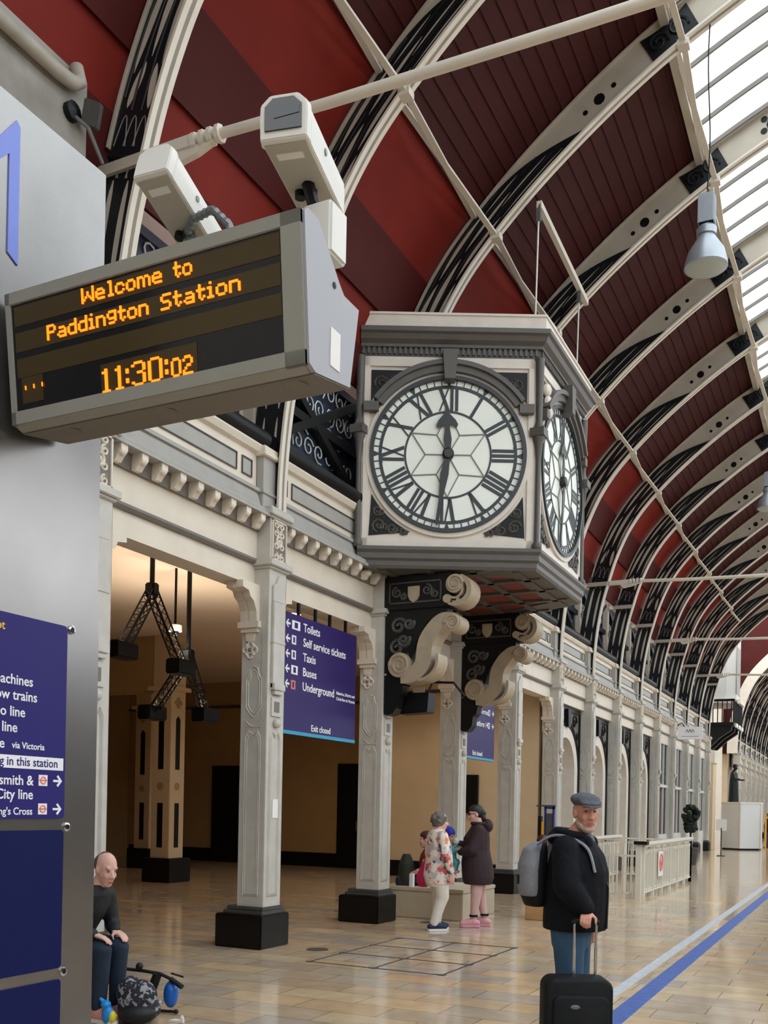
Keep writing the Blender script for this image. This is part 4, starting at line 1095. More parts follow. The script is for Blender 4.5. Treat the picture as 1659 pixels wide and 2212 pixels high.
# ================================================================== wall fittings at the upper left
tag(MB().tube([(-6.12, 2, 7.72), (-6.12, 6.0, 7.72), (-6.12, 6.18, 7.74), (-6.12, 6.25, 7.8), (-6.16, 6.25, 7.93)], .06, 12).build('wall_pipe', 'pipe_grey', None, True), 'thick pale pipe along the top of the plaster wall at upper left', 'pipe')
t = thing('floodlight', 'small dark floodlight on an arm by the plaster wall, upper left', 'light', (-6.2, 6.22, 7.42))
MB().lathe([(0, 0), (.08, 0), (.08, .06), (0, .08)], (0, 0, .12), 12, 'x').build('wall_boss', 'hall_black', t)
MB().tube([(.03, 0, .1), (.16, .06, -.02), (.1, .3, -.16)], .018, 6).build('arm', 'flex_grey', t)
MB(M4.Translation(V((.14, .12, .14))) @ Euler((.4, .3, .5)).to_matrix().to_4x4()).box(-.07, -.05, -.1, .07, .05, .1).build('lamp_head', 'dark_grey_paint', t, bevel=.01)
# ================================================================== side hall: columns, lights, fittings
def hall_column(loc, label):
    t = thing('hall_column', label, 'column', loc, 0, 'columns inside the dark hall')
    MB().box(-.36, -.36, 0, .36, .36, .5).build('plinth', 'hall_black', t, bevel=.015)
    MB().box(-.24, -.24, .5, .24, .24, 5.15).build('shaft', 'hall_pale', t, bevel=.01)
    g = MB()
    for sg in (-1, 1):
        for z0, z1, pk in ((.72, 1.65, 0), (2.35, 3.4, .08)):
            pts = [(-.07, z0), (.07, z0), (.07, z1), (0, z1+pk), (-.07, z1)]
            g.prism(pts, 'y', sg*.24, sg*.245); g.prism(pts, 'x', sg*.24, sg*.245)
    g.build('slots', 'hall_black', t)
    g = MB()
    for sg in (-1, 1):
        g.lathe([(0, sg*.24), (.08, sg*.24), (.08, sg*.25), (0, sg*.255)], (0, 0, 2.0), 14, 'y'); g.lathe([(0, sg*.24), (.08, sg*.24), (.08, sg*.25), (0, sg*.255)], (0, 0, 2.0), 14, 'x')
        for q in range(4):
            a = q*PI/2; g.lathe([(0, sg*.24), (.05, sg*.24), (.05, sg*.255), (0, sg*.26)], (.07*math.cos(a), 0, 3.75+.07*math.sin(a)), 10, 'y'); g.lathe([(0, sg*.24), (.05, sg*.24), (.05, sg*.255), (0, sg*.26)], (0, .07*math.cos(a), 3.75+.07*math.sin(a)), 10, 'x')
    g.build('rosettes', 'hall_cream', t)
    g = MB().box(-.32, -.32, 4.0, .32, .32, 4.08)
    for sg in (-1, 1): g.prism([(sg*.24, 4.1), (sg*.28, 4.3), (sg*.42, 4.5), (sg*.5, 4.75), (sg*.5, 4.9), (sg*.24, 4.9)], 'y', -.16, .16)
    g.build('capital', 'hall_pale', t)
    return t
hc = hall_column((-13.15, 16.35, 0), 'pale panelled column with dark slots standing in the dim hall')
dup(hc, (-16.3, 19.5, 0), 'second panelled column, farther back and darker in the dim hall')
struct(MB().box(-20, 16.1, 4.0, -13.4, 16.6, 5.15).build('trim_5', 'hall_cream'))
def truss(label, loc, legs, poleh, en):
    t = thing('hanging_light_truss', label, 'light', loc)
    MB().tube([(0, 0, -poleh), (0, 0, 0)], .035, 10).build('pole', 'hall_black', t)
    MB().cbox((0, 0, -poleh-.06), (.16, .14, .18)).build('apex', 'hall_black', t, bevel=.02)
    for (dx, dy, dz) in legs:
        g = MB(); a = V((0, 0, -poleh-.1)); b = V((dx, dy, -poleh-.1+dz)); d = (b-a).normalized(); s1 = d.cross(V((1, 0, 0))).normalized()*.06; s2 = d.cross(s1).normalized()*.06
        cs = [s1+s2, s1-s2, -s1-s2, -s1+s2]; q = 9
        for c in cs: g.tube([a+c, b+c], .013, 5)
        for i in range(q):
            for j in range(4): g.tube([a.lerp(b, i/q)+cs[j], a.lerp(b, (i+1)/q)+cs[(j+1) % 4]], .008, 4)
        g.build('lattice_leg', 'hall_black', t)
        h = MB(M4.Translation(b)).box(-.12, -.22, -.12, .12, .22, .1); o = h.build('lamp_head', 'hall_black', t, bevel=.02)
        MB(M4.Translation(b)).box(-.06, -.12, .0995, .06, .12, .1005).build('uplight_lens', 'glow_lamp', o)
        ld = bpy.data.lights.new('truss_uplight', 'SPOT'); ld.energy = en; ld.color = (1, .86, .7); ld.spot_size = 2.9; ld.spot_blend = 1.0; ld.shadow_soft_size = .1
        lo = bpy.data.objects.new('truss_uplight', ld); COL.objects.link(lo); lo.parent = t; lo.location = b+V((0, 0, .16)); lo.rotation_euler = (PI, 0, 0)
    return t
truss('black lattice light truss hung on a pole inside the first arcade opening', (-9, 10.76, 5.15), [(0, -.6, -.9), (0, .68, -.95)], .45, 36)
truss('second black lattice light truss, deeper in the hall on its pole', (-9, 11.6, 5.15), [(-.9, .3, -.75), (-.3, .85, -.75)], 1.25, 62)
t = thing('dome_camera', 'white dome camera beside the lattice light truss in the hall', 'camera', (-9.25, 11.6, 4.3))
MB().lathe([(0, 0), (.1, 0), (.1, -.09), (0, -.09)]).build('collar', 'cctv_white', t, True); MB().ell((0, 0, -.1), .06).build('dome', 'lens_glass', t, True)
MB().tube([(0, 0, 0), (0, 0, .85)], .02, 6).build('stem', 'hall_black', t)
for i, (x, y) in enumerate(((-8.72, 14.4), (-9.3, 15.0), (-11.8, 19.5), (-8.5, 19.3))):
    t = thing('downlight', ['bright ceiling lamp just above the blue toilets sign', 'second ceiling lamp above the blue toilets sign', 'ceiling lamp at the back of the hall', 'ceiling lamp near the pale hall end wall'][i], 'lamp', (x, y, 5.15))
    MB().lathe([(0, 0), (.16, 0), (.16, -.05), (.14, -.05), (.14, -.01), (0, -.01)], seg=16).build('housing', 'chrome', t)
    MB().lathe([(0, -.055), (.12, -.05), (.13, -.03), (0, -.02)], seg=14).build('lamp', 'glow_lamp', t)
    ld = bpy.data.lights.new('downlight_beam', 'SPOT'); ld.energy = 14 if i < 2 else 60; ld.color = (1, .8, .55); ld.spot_size = 2.3; ld.spot_blend = .8; ld.shadow_soft_size = .08  # back pair boosted so its floor bounce brightens the hall ceiling
    lo = bpy.data.objects.new('downlight_beam', ld); COL.objects.link(lo); lo.parent = t; lo.location = (0, 0, -.1)
t = thing('speaker_box', 'black box unit hung on an arm behind the near clock bracket', 'speaker', (-5.8, 12.75, 3.0))
MB().prism([(-.24, 0), (.2, .02), (.22, .3), (-.2, .32), (-.26, .2)], 'y', -.08, .2).build('casing', 'hall_black', t, bevel=.01)
MB().tube([(.15, .05, .3), (.2, .1, .46), (.0, .25, .5)], .015, 6).tube([(.2, .05, .46), (.55, .05, .44), (.7, .1, .25)], .018, 6).build('arm', 'hall_black', t)
MB().box(-.02, -.085, .3, .16, -.075, .38).build('label_plate', 'scroll_cream', t)
tag(MB().box(-8.45, 21.2, 1.55, -8.05, 21.29, 2.45).build('wall_poster', 'hall_black'), 'dark framed poster on the pale wall behind the woman in plum coat', 'poster')
# stone bench
b = thing('stone_bench', 'pale stone block bench behind the two standing women', 'bench', (-5.9, 13.95, 0))
MB().box(-.72, -.66, 0, .66, .72, .4).build('base', 'stone_bench', b, bevel=.01); MB().box(-.73, -.67, .4, .67, .73, .46).build('seat_slab', 'stone_bench', b, bevel=.01)
# ================================================================== stair railing
r = thing('stair_railing', 'white iron railing enclosing a stairwell beyond the man in the cap', 'railing', (-3.75, 18.75, 0))
def rail_run(nm, p0, p1, n, post_every=8):
    p0, p1 = V((*p0, 0)), V((*p1, 0)); d = (p1-p0); L = d.length; u = d/L
    g = MB(); g.bar(p0+V((0, 0, 1.0)), p1+V((0, 0, 1.0)), .05, .04); g.bar(p0+V((0, 0, .12)), p1+V((0, 0, .12)), .04, .03); g.bar(p0+V((0, 0, .9)), p1+V((0, 0, .9)), .03, .02)
    for i in range(n+1):
        q = p0+d*(i/n); post = i % post_every == 0
        g.cbox((q.x, q.y, .5 if post else .52), (.06, .06, 1.0) if post else (.02, .02, .86))
        if not post and i % 2 == 0: g.ell((q.x, q.y, .16), .03, 6, 4); g.ell((q.x, q.y, .86), .028, 6, 4)
    g.build(nm, 'railing_cream', r)
rail_run('platform_side_panel', (0, .1), (0, 5.7), 48); rail_run('far_panel', (0, 5.7), (-1.6, 5.7), 14); rail_run('wall_side_panel', (-1.75, .9), (-1.75, 5.7), 36)
g = MB().box(-.07, .05, 1.02, .07, 5.75, 1.08).box(-1.85, .8, 1.02, -1.65, 5.75, 1.08); g.build('handrail', 'railing_cream', r, bevel=.01)
g = MB()
for x0, z0, z1 in ((-.55, .08, 1.0), (-.28, .08, 1.0), (-.82, .08, 1.0)):
    g.tube([(x0-.07, 0, z1), (x0-.07, 0, z0+.08)]+[(x0-.07*math.cos(PI*i/8), 0, z0+.08-.07*math.sin(PI*i/8)) for i in range(1, 8)]+[(x0+.07, 0, z0+.08), (x0+.07, 0, z1)], .018, 6)
g.box(-.95, -.02, .8, -.1, .02, .84).box(-.12, -.05, 0, -.02, .05, 1.1).box(-1.0, -.03, 0, -.94, .03, 1.05)
g.build('gate', 'railing_cream', r)
MB().box(-.15, -.1, 1.04, .1, .1, 1.1).build('gate_post_cap', 'hall_black', r)
s = thing('prohibition_sign', 'small white sign with a red ring fixed to the white railing', 'sign', (-3.71, 20.35, .36))
MB().box(0, -.22, 0, .012, .22, .5).build('plate', 'sign_white', s)
MB().tube([(.014, .14*math.cos(2*PI*i/20), .28+.17*math.sin(2*PI*i/20)) for i in range(20)], .02, 5, True).bar((.014, -.1, .4), (.014, .1, .16), .04, .02, (1, 0, 0)).build('red_ring', 'sign_redtint', s)
# ================================================================== arched openings and shop windows
def arch_bay(k, label):
    t = thing('arched_surround', label, 'archway', (-6.42, YK(k)+BAY/2, 0), 0, 'arched surrounds')
    L = BAY/2-.19; R = .82; zc = 2.6; n = 24
    pts = [(-L, 0), (-L, 4.16), (L, 4.16), (L, 0), (R+.28, 0)]+arcpts(0, zc, R+.28, 0, PI, n)+[(-R-.28, 0)]
    MB().prism(pts, 'x', -.12, -.06).build('spandrel', 'moulding_grey', t)
    pts = [(R+.28, 0)]+arcpts(0, zc, R+.28, 0, PI, n)+[(-R-.28, 0), (-R, 0)]+arcpts(0, zc, R, PI, 0, n)+[(R, 0)]
    MB().prism(pts, 'x', -.85, -.03).build('arch_band', 'clock_cream', t)
    g = MB()
    for rr, w_ in ((R+.32, .05), (R+.44, .03)): g.tube([(-.05, rr, .1), (-.05, rr, zc)]+[(-.05, p[0], p[1]) for p in arcpts(0, zc, rr, 0, PI, n)]+[(-.05, -rr, .1)], w_, 6)
    for y in (-L, L-.06): g.box(-.1, y, 0, -.02, y+.06, 4.16)
    g.box(-.1, -L, 4.06, -.02, L, 4.16)
    g.build('arch_moulding', 'black_paint', t)
    g = MB(); g.prism([(-.1, zc+R+.25), (.1, zc+R+.25), (.14, 4.1), (-.14, 4.1)], 'x', -.06, .06)
    for sg in (-1, 1): g.tube([(-.04, p[0], p[2]) for p in spiral(sg*.8, 3.85, .2, .03, 0, sg*1.4, 16)], .022, 5); g.tube([(-.04, p[0], p[2]) for p in spiral(sg*.3, 3.92, .12, .03, 0, sg*1.2, 14)], .022, 5); g.tube([(-.04, p[0], p[2]) for p in spiral(sg*1.1, 3.5, .12, .03, 0, sg*1.2, 14)], .022, 5)
    g.build('keystone', 'black_paint', t)
    MB().box(-.86, -R-.1, 0, -.83, R+.1, zc+R+.1).build('recess', 'hall_pale', t)
    MB().box(-.83, -.5, 1.0, -.8, .5, 3.0).build('recess_window', 'window_dark', t)
    return t
a0 = arch_bay(5, 'arched dark surround with pale band, nearest of the four beyond the clock')
for k, l in ((6, 'second'), (7, 'third'), (8, 'farthest')): dup(a0, (-6.42, YK(k)+BAY/2, 0), 'arched dark surround with pale band, %s of the four beyond the clock' % l)
def window_bay(k, label):
    t = thing('shop_window', label, 'window', (-6.32, YK(k)+BAY/2, 0), 0, 'tall dark shop windows')
    L = BAY/2-.19
    MB().box(-.14, -L, .9, -.1, L, 4.1).build('glass', 'window_dark', t)
    g = MB()
    for y in (-L, -.45, .45, L-.08): g.box(-.1, y, .8, -.04, y+.07, 4.16)
    for z in (.8, 2.55, 4.08): g.box(-.1, -L, z, -.03, L, z+.1)
    g.build('frame', 'white_frame', t)
    MB().box(-.14, -L, 0, -.02, L, .8).build('stall_riser', 'white_frame', t)
    MB().box(-.1, .05, .95, -.095, .4, 2.4).build('curtain', 'curtain_red', t)
    return t
w0 = window_bay(9, 'tall dark shop window, nearest of the four past the arches')
for k, l in ((10, 'second'), (11, 'third'), (12, 'farthest')): dup(w0, (-6.32, YK(k)+BAY/2, 0), 'tall dark shop window, %s of the four past the arches' % l)
t = thing('shop_sign', 'white hanging shop sign with a zigzag emblem by the far columns', 'sign', (-5.64, 36.2, 4.32))
MB().box(-.43, 0, 0, .43, .06, .44).build('panel', 'sign_white', t)
g = MB()
for i in range(-1, 2):
    for sg in (-1, 1): g.bar((i*.1-sg*.05, -.005, .24), (i*.1, -.005, .36), .01, .02, (0, 1, 0))
g.box(-.3, -.006, .1, .3, 0, .11); g.build('emblem', 'dark_grey_paint', t)
MB().tube([(-.45, .03, .5), (-.3, .03, .6), (-.2, .03, .45)], .02, 6).build('bracket', 'black_paint', t)
# ================================================================== far end: oriel, balcony, statue, hoarding
t = thing('oriel_window', 'white oriel bay window above the dark balcony at the far end', 'window', (-6.1, 47.9, 0))
MB().prism([(-.7, -1.4), (.3, -.9), (.75, -.9+.4), (.75, .9), (.3, 1.3), (-.7, 1.6)], 'z', 6.9, 10.2).build('bay', 'white_frame', t)
g = MB()
for y in (-.4, .1, .6): g.box(.75, y-.15, 7.2, .77, y+.15, 9.4)
g.box(.3, -.9, 7.2, .31, -.88, 9.4); g.build('panes', 'panel_grey', t)
MB().prism([(-.8, -1.6), (.4, -1.0), (.95, -.6), (.95, 1.0), (.4, 1.5), (-.8, 1.7)], 'z', 6.75, 6.95).build('sill', 'cream_paint', t)
t = thing('balcony', 'dark ironwork balcony on carved supports at the far end', 'balcony', (-6.0, 47.3, 4.9))
MB().prism([(-.7, -1.2), (.7, -1.2), (.7, 2.2), (-.7, 2.2)], 'z', .75, .9).build('floor_slab', 'black_paint', t)
g = MB()
for i in range(15): y = -1.2+i*3.4/14; g.box(.66, y-.02, .9, .7, y+.02, 1.85)
for i in range(7): x = -.6+i*.2; g.box(x-.02, -1.2, .9, x+.02, -1.16, 1.85)
g.box(.64, -1.22, 1.85, .72, 2.2, 1.95).box(-.7, -1.22, 1.85, .7, -1.14, 1.95); g.build('balustrade', 'black_paint', t)
g = MB()
for y in (-1.0, .2, 1.4): g.prism([(-.7, -.3), (-.3, -.2), (.1, .2), (.6, .55), (.6, .75), (-.7, .75)], 'y', y-.12, y+.12)
g.build('supports', 'black_paint', t)
g = MB()
for y in (-.8, .3, 1.4): g.box(.7, y, .72, .78, y+.6, .88)
g.build('lamp_strips', 'paper', t)
t = thing('stone_pier', 'cream stone pier under the dark balcony at the far end', 'pier', (-6.45, 46.6, 0))
MB().box(-.4, -.4, 0, .3, .6, 3.95).build('shaft', 'hall_pale', t, bevel=.02); MB().box(-.45, -.45, 3.95, .36, .66, 4.55).build('capital', 'cream_paint', t, bevel=.02)
t = thing('hoarding', 'white panelled hoarding around the base of the far statue', 'hoarding', (-5.12, 47.9, 0))
MB().prism([(-.85, 0), (.05, -.5), (.85, .3), (.85, 1.2), (-.85, 1.2)], 'z', .08, 2.15).build('panels', 'hoarding_white', t)
g = MB().prism([(-.87, -.02), (.05, -.53), (.88, .29), (.88, 1.22), (-.87, 1.22)], 'z', 2.15, 2.22); g.box(.02, -.53, .08, .08, -.49, 2.15).box(-.87, -.03, .08, -.82, .03, 2.15).box(.83, .27, .08, .88, .33, 2.15); g.build('edging', 'railing_cream', t)
MB().prism([(-.8, .05), (.05, -.42), (.8, .3), (.8, 1.15), (-.8, 1.15)], 'z', 0, .08).build('base', 'hall_black', t)
tag(MB().box(-4.05, 47.8, 0, -3.98, 47.9, 1.7).build('yellow_post', 'yellow_paint'), 'slim yellow post to the right of the white hoarding', 'post')
t = thing('notice_stand', 'thin stand holding a white notice in front of the hoarding', 'sign', (-5.0, 40.2, 0))
MB().box(-.02, -.02, 0, .02, .02, 1.1).build('pole', 'dark_grey_paint', t); MB().box(-.2, -.02, 1.0, .2, .0, 1.45).build('notice', 'paper', t); MB().box(-.14, -.14, 0, .14, .14, .03).build('base', 'dark_grey_paint', t)
t = thing('potted_topiary', 'dark clipped topiary tree in a pot behind the white railing', 'plant', (-4.98, 32.4, 0))
MB().lathe([(0, 0), (.2, 0), (.28, .5), (.3, .55), (0, .55)], seg=16).build('pot', 'dark_grey_paint', t); MB().tube([(0, 0, .5), (.02, 0, 1.4)], .03, 6).build('stem', 'leaf_dark', t)
g = MB(); rnd = random.Random(2)
for c, r_ in (((0, 0, 1.65), .28), ((0, 0, 1.25), .2)):
    for i in range(60):
        d = V((rnd.gauss(0, 1), rnd.gauss(0, 1), rnd.gauss(0, 1))).normalized(); g.ell(V(c)+d*r_*rnd.uniform(.7, 1), rnd.uniform(.05, .09), 5, 4)
g.build('foliage', 'leaf_dark', t)
t = thing('leaflet_trolley', 'blue upright frame with yellow packs behind the man in the cap', 'stand', (-5.1, 17.0, 0))
g = MB()
for x in (-.05, .1): g.box(x, -.03, 0, x+.03, .03, 1.72)
g.box(-.07, -.15, .05, .13, .15, .1).box(-.05, -.03, 1.68, .13, .03, 1.72); g.build('frame', 'blue_metal', t); MB().box(-.2, -.02, 1.72, .15, .02, 1.75).build('top_bar', 'dark_grey_paint', t)
MB().box(-.09, -.06, .5, -.05, .06, 1.45).build('yellow_pack', 'yellow_paint', t); MB().box(-.16, -.05, .9, -.1, .05, 1.55).build('side_bottle', 'hall_black', t); MB().box(-.01, -.04, .6, .09, .04, 1.6).build('grey_pack', 'dark_grey_paint', t)
# hall pendant lamps
def pendant(loc, ztop, label, s=1):
    t = thing('pendant_lamp', label, 'lamp', loc, 0, 'high bay pendant lamps')
    MB().lathe([(.0, .0), (.24*s, .0), (.265*s, .02), (.26*s, .08), (.22*s, .22), (.13*s, .36), (.1*s, .42), (0, .42)], seg=28).build('dome', 'lamp_alu', t, True)
    MB().lathe([(0, -.03), (.15*s, -.03), (.235*s, .0), (.0, .01)], seg=24).build('lens', 'lamp_glass', t, True)
    MB().lathe([(0, .42), (.12*s, .42), (.125*s, .5), (.1*s, .53), (0, .53)], seg=20).build('collar', 'lamp_alu', t, True)
    g = MB().box(-.085, -.085, .56, .085, .085, .92)
    for i in range(-3, 4): g.box(i*.026-.006, -.1, .56, i*.026+.006, .1, .9); g.box(-.1, i*.026-.006, .56, .1, i*.026+.006, .9)
    g.build('gear_box', 'lamp_alu', t); MB().lathe([(0, .53), (.08, .53), (.08, .56), (0, .56)]).build('clamp', 'hall_black', t)
    P = [(.0, 0, .92), (.01, 0, 1.0)]+[(.02*math.sin(i*.7), 0, 1.0+(ztop-loc[2]-1.0)*i/10) for i in range(11)]
    MB().tube(P, .009, 5).build('cable', 'hall_black', t)
    return t
pendant((-1.9, 12.7, 8.5), 12.0, 'silver high bay pendant lamp on a cable below the skylight, nearest')
pendant((-2.28, 26.0, 9.3), 11.9, 'small far pendant lamp at the right edge under the skylight')
# ================================================================== people
def Hmat(pos, yaw=0, pitch=0, roll=0): return M4.Translation(V(pos)) @ M4.Rotation(yaw, 4, 'Z') @ M4.Rotation(pitch, 4, 'Y') @ M4.Rotation(roll, 4, 'X')
def head_shapes(g, M, neck):
    old = g.M; g.M = M
    g.ell((-.012, 0, .03), (.098, .076, .098)); g.ell((.022, 0, -.03), (.074, .061, .092)); g.ell((.05, 0, -.1), (.036, .04, .028))
    g.cap((.086, 0, .012), .010, (.110, 0, -.03), .015, 8); g.ell((.1, .013, -.035), .011, 8, 6); g.ell((.1, -.013, -.035), .011, 8, 6)
    for s in (-1, 1):
        g.ell((.077, s*.03, .034), (.014, .026, .009), 8, 6); g.ell((.062, s*.036, -.028), (.024, .022, .026), 8, 6); g.ell((-.002, s*.078, -.01), (.02, .009, .032), 8, 6)
    g.ell((.088, 0, -.067), (.012, .024, .007), 8, 6); g.ell((.086, 0, -.079), (.012, .021, .008), 8, 6)
    p = M @ V((-.02, 0, -.07)); g.M = old
    g.cap(p, .055, neck, .06)
def face_parts(t, M, lip='lip'):
    for s in (-1, 1):
        MB(M).ell((.0805, s*.031, .012), (.008, .012, .006), 10, 6).build('eye', 'badge_grey', t, True); MB(M).ell((.0875, s*.031, .012), (.0035, .007, .0055), 8, 6).build('iris', 'eye_dark', t, True)
    MB(M).ell((.0955, 0, -.0725), (.006, .023, .008), 10, 6).build('mouth', lip, t, True)
def hand(g, w, d, pn, side, curl=.5, s=1.0):
    """palm, four unequal curled fingers and a thumb; w wrist, d finger direction, pn palm normal, side thumb direction"""
    w, d, pn = V(w), V(d).normalized(), V(pn).normalized(); pn = (pn-d*pn.dot(d)).normalized(); sd = V(side); sd = (sd-d*sd.dot(d)-pn*sd.dot(pn)).normalized()
    for q in (-.027, -.009, .009, .027): g.cap(w+sd*q*.7*s, .016*s, w+d*.082*s+sd*q*s, .0125*s, 8)
    for q, L in ((.029, .068), (.010, .078), (-.010, .072), (-.028, .056)):
        p = w+d*.085*s+sd*q*s; a1 = curl; a2 = curl*2.1; a3 = curl*2.9
        for a, f, r in ((a1, .45, .0098), (a2, .32, .009), (a3, .23, .0082)):
            n = p+(d*math.cos(a)+pn*math.sin(a))*L*f*s; g.cap(p, r*s, n, r*.93*s, 8); p = n
    p = w+d*.025*s+sd*.03*s; n = p+(sd*.75+d*.6+pn*.35).normalized()*.042*s; g.cap(p, .0135*s, n, .011*s, 8); g.cap(n, .011*s, n+(d*.8+pn*.6+sd*.1).normalized()*.032*s, .0092*s, 8)
def body(t, J, M, skin, voxel=.008):
    g = MB(); head_shapes(g, M, J['neck'])
    g.cap(J['neck'], .06, J['chest'], .1); g.cap(J['chest'], .115, J['hip'], .115)
    for s in ('L', 'R'):
        g.cap(J['chest'], .1, J['sh'+s], .06); g.cap(J['sh'+s], .055, J['el'+s], .042); g.cap(J['el'+s], .042, J['wr'+s], .028)
        g.cap(J['hip'], .12, J['hp'+s], .085); g.cap(J['hp'+s], .085, J['kn'+s], .055); g.cap(J['kn'+s], .053, J['an'+s], .035); g.cap(J['an'+s], .035, J['to'+s], .03)
        hd = J.get('hand'+s)
        if hd: hand(g, J['wr'+s], *hd)
    return g.blob('body', skin, t, voxel, 4)
def shoe(t, J, s, m, sole):
    a, b = V(J['an'+s]), V(J['to'+s]); g = MB(); z = b.z
    d = V((b.x-a.x, b.y-a.y, 0)).normalized()
    h = a-d*.05; g.cap((h.x, h.y, z+.015), .045, (b.x, b.y, z+.008), .042); g.cap((a.x, a.y, a.z), .05, (a.x+d.x*.1, a.y+d.y*.1, z+.02), .042)
    o = g.blob('shoe', m, t, .01, 4)
    g = MB(); n = V((-d.y, d.x, 0)); pts = [h-d*.045, h-d*.03-n*.04, a-n*.04, b-n*.046, b+d*.03-n*.03, b+d*.045, b+d*.03+n*.03, b+n*.046, a+n*.04, h-d*.03+n*.04]
    g.prism([(p.x, p.y) for p in pts], 'z', z-.042, z-.012); g.build('sole', sole, o)
def J0(h=1.75):
    k = h/1.75
    D = dict(neck=(0, 0, 1.47), chest=(0, 0, 1.3), hip=(0, 0, .96), shL=(0, .18, 1.42), shR=(0, -.18, 1.42), elL=(-.02, .24, 1.13), elR=(-.02, -.24, 1.13), wrL=(.06, .24, .89), wrR=(.06, -.24, .89),
             hpL=(0, .09, .9), hpR=(0, -.09, .9), knL=(.02, .1, .5), knR=(.02, -.1, .5), anL=(-.02, .1, .09), anR=(-.02, -.1, .09), toL=(.13, .12, .045), toR=(.13, -.12, .045),
             handL=((.1, 0, -1), (.2, -1, 0), (1, 0, .2), .3), handR=((.1, 0, -1), (.2, 1, 0), (1, 0, .2), .3))
    return {a: (tuple(x*k for x in b) if a[:4] != 'hand' else b) for a, b in D.items()}
# ---------------- man in the flat cap with suitcase
def old_man():
    t = thing('person', 'elderly man in a grey flat cap and black padded jacket holding a suitcase handle', 'person', (-1.745, 6.42, 0), math.radians(2))
    J = J0(1.75); J['chest'] = (.02, 0, 1.3)
    J['elR'] = (.03, -.28, 1.17); J['wrR'] = (.15, -.215, 1.0); J['handR'] = ((.12, -1, -.42), (0, -.35, -1), (1, .1, 0), .8)
    J['neck'] = (.02, 0, 1.5)
    HM = Hmat((.085, -.015, 1.64), math.radians(-56), math.radians(2))
    body(t, J, HM, 'skin', .006); face_parts(t, HM)
    g = MB(HM)
    g.ell((.05, 0, -.108), (.041, .043, .027)); g.ell((.022, .046, -.086), (.04, .018, .03)); g.ell((.022, -.046, -.086), (.04, .018, .03)); g.cap((.092, .02, -.057), .007, (.1, 0, -.053), .008, 8); g.cap((.092, -.02, -.057), .007, (.1, 0, -.053), .008, 8)
    g.ell((.012, .066, -.055), (.016, .008, .03)); g.ell((.012, -.066, -.055), (.016, .008, .03))
    g.blob('beard', 'hair_white', t, .006, 3)
    g = MB(HM); g.ell((-.05, 0, .0), (.062, .073, .06)); g.ell((-.02, .06, .03), (.04, .02, .03)); g.ell((-.02, -.06, .03), (.04, .02, .03)); g.blob('hair', 'hair_white', t, .008, 4)
    g = MB(HM); g.ell((-.01, 0, .084), (.12, .098, .045)); g.ell((-.038, 0, .092), (.095, .094, .045)); g.ell((.078, 0, .074), (.068, .08, .02), rot=Euler((0, .3, 0)).to_matrix()); g.ell((-.005, 0, .06), (.106, .086, .02))
    c = g.blob('flat_cap', 'cap_wool', t, .007, 8)
    g = MB(HM); R_ = Euler((0, .3, 0)).to_matrix(); g.ell((.108, 0, .053), (.05, .072, .009), 16, 8, R_); g.blob('cap_peak', 'cap_wool', c, .006, 3)
    # jacket
    g = MB(); g.rings([(.86, .02, 0, .21, .23), (.93, .025, 0, .215, .24), (1.08, .03, 0, .215, .245), (1.25, .035, 0, .205, .24), (1.36, .03, 0, .18, .23), (1.43, .02, 0, .14, .18), (1.49, .02, 0, .1, .11)])
    for s in (1, -1): g.ell((.0, s*.17, 1.4), (.085, .075, .075))
    g.cap((0, -.2, 1.4), .095, J['elR'], .092); g.cap(J['elR'], .09, (.135, -.225, 1.03), .066); g.cap((0, .2, 1.4), .085, (-.02, .26, 1.13), .08); g.cap((-.02, .26, 1.13), .078, (.05, .25, .94), .058)
    j = g.blob('padded_jacket', 'jacket_black', t, .012, 6)
    g = MB(); g.tube([(.11*math.cos(a), .115*math.sin(a), 1.495+.02*math.cos(a)*-1) for a in [PI*.22+i*PI*1.56/14 for i in range(15)]], .034, 8)
    g.ell((-.1, 0, 1.47), (.075, .13, .06)); g.ell((.12, .075, 1.43), (.035, .045, .06)); g.ell((.12, -.075, 1.43), (.035, .045, .06)); g.blob('hood_collar', 'jacket_black', j, .012, 6)
    MB().bar((.238, -.02, .88), (.243, -.02, 1.15), .025, .012, (1, 0, 0)).bar((.243, -.02, 1.15), (.16, -.02, 1.42), .025, .012, (1, 0, 0)).build('zip', 'hall_black', j)
    g = MB(); g.ell((.09, 0, 1.475), (.05, .06, .035)); g.ell((.12, .0, 1.44), (.03, .035, .05)); g.blob('scarf', 'scarf_grey', t, .01, 5)
    g = MB(); g.rings([(.74, 0, 0, .125, .175), (.95, .0, 0, .15, .19)])
    for s in ('L', 'R'): g.cap(J['hp'+s], .115, J['kn'+s], .088); g.cap(J['kn'+s], .085, (J['an'+s][0], J['an'+s][1], .1), .072)
    g.blob('jeans', 'denim', t, .012, 6)
    for s in ('L', 'R'): shoe(t, J, s, 'shoe_brown', 'rubber_black')
    return t
old_man()
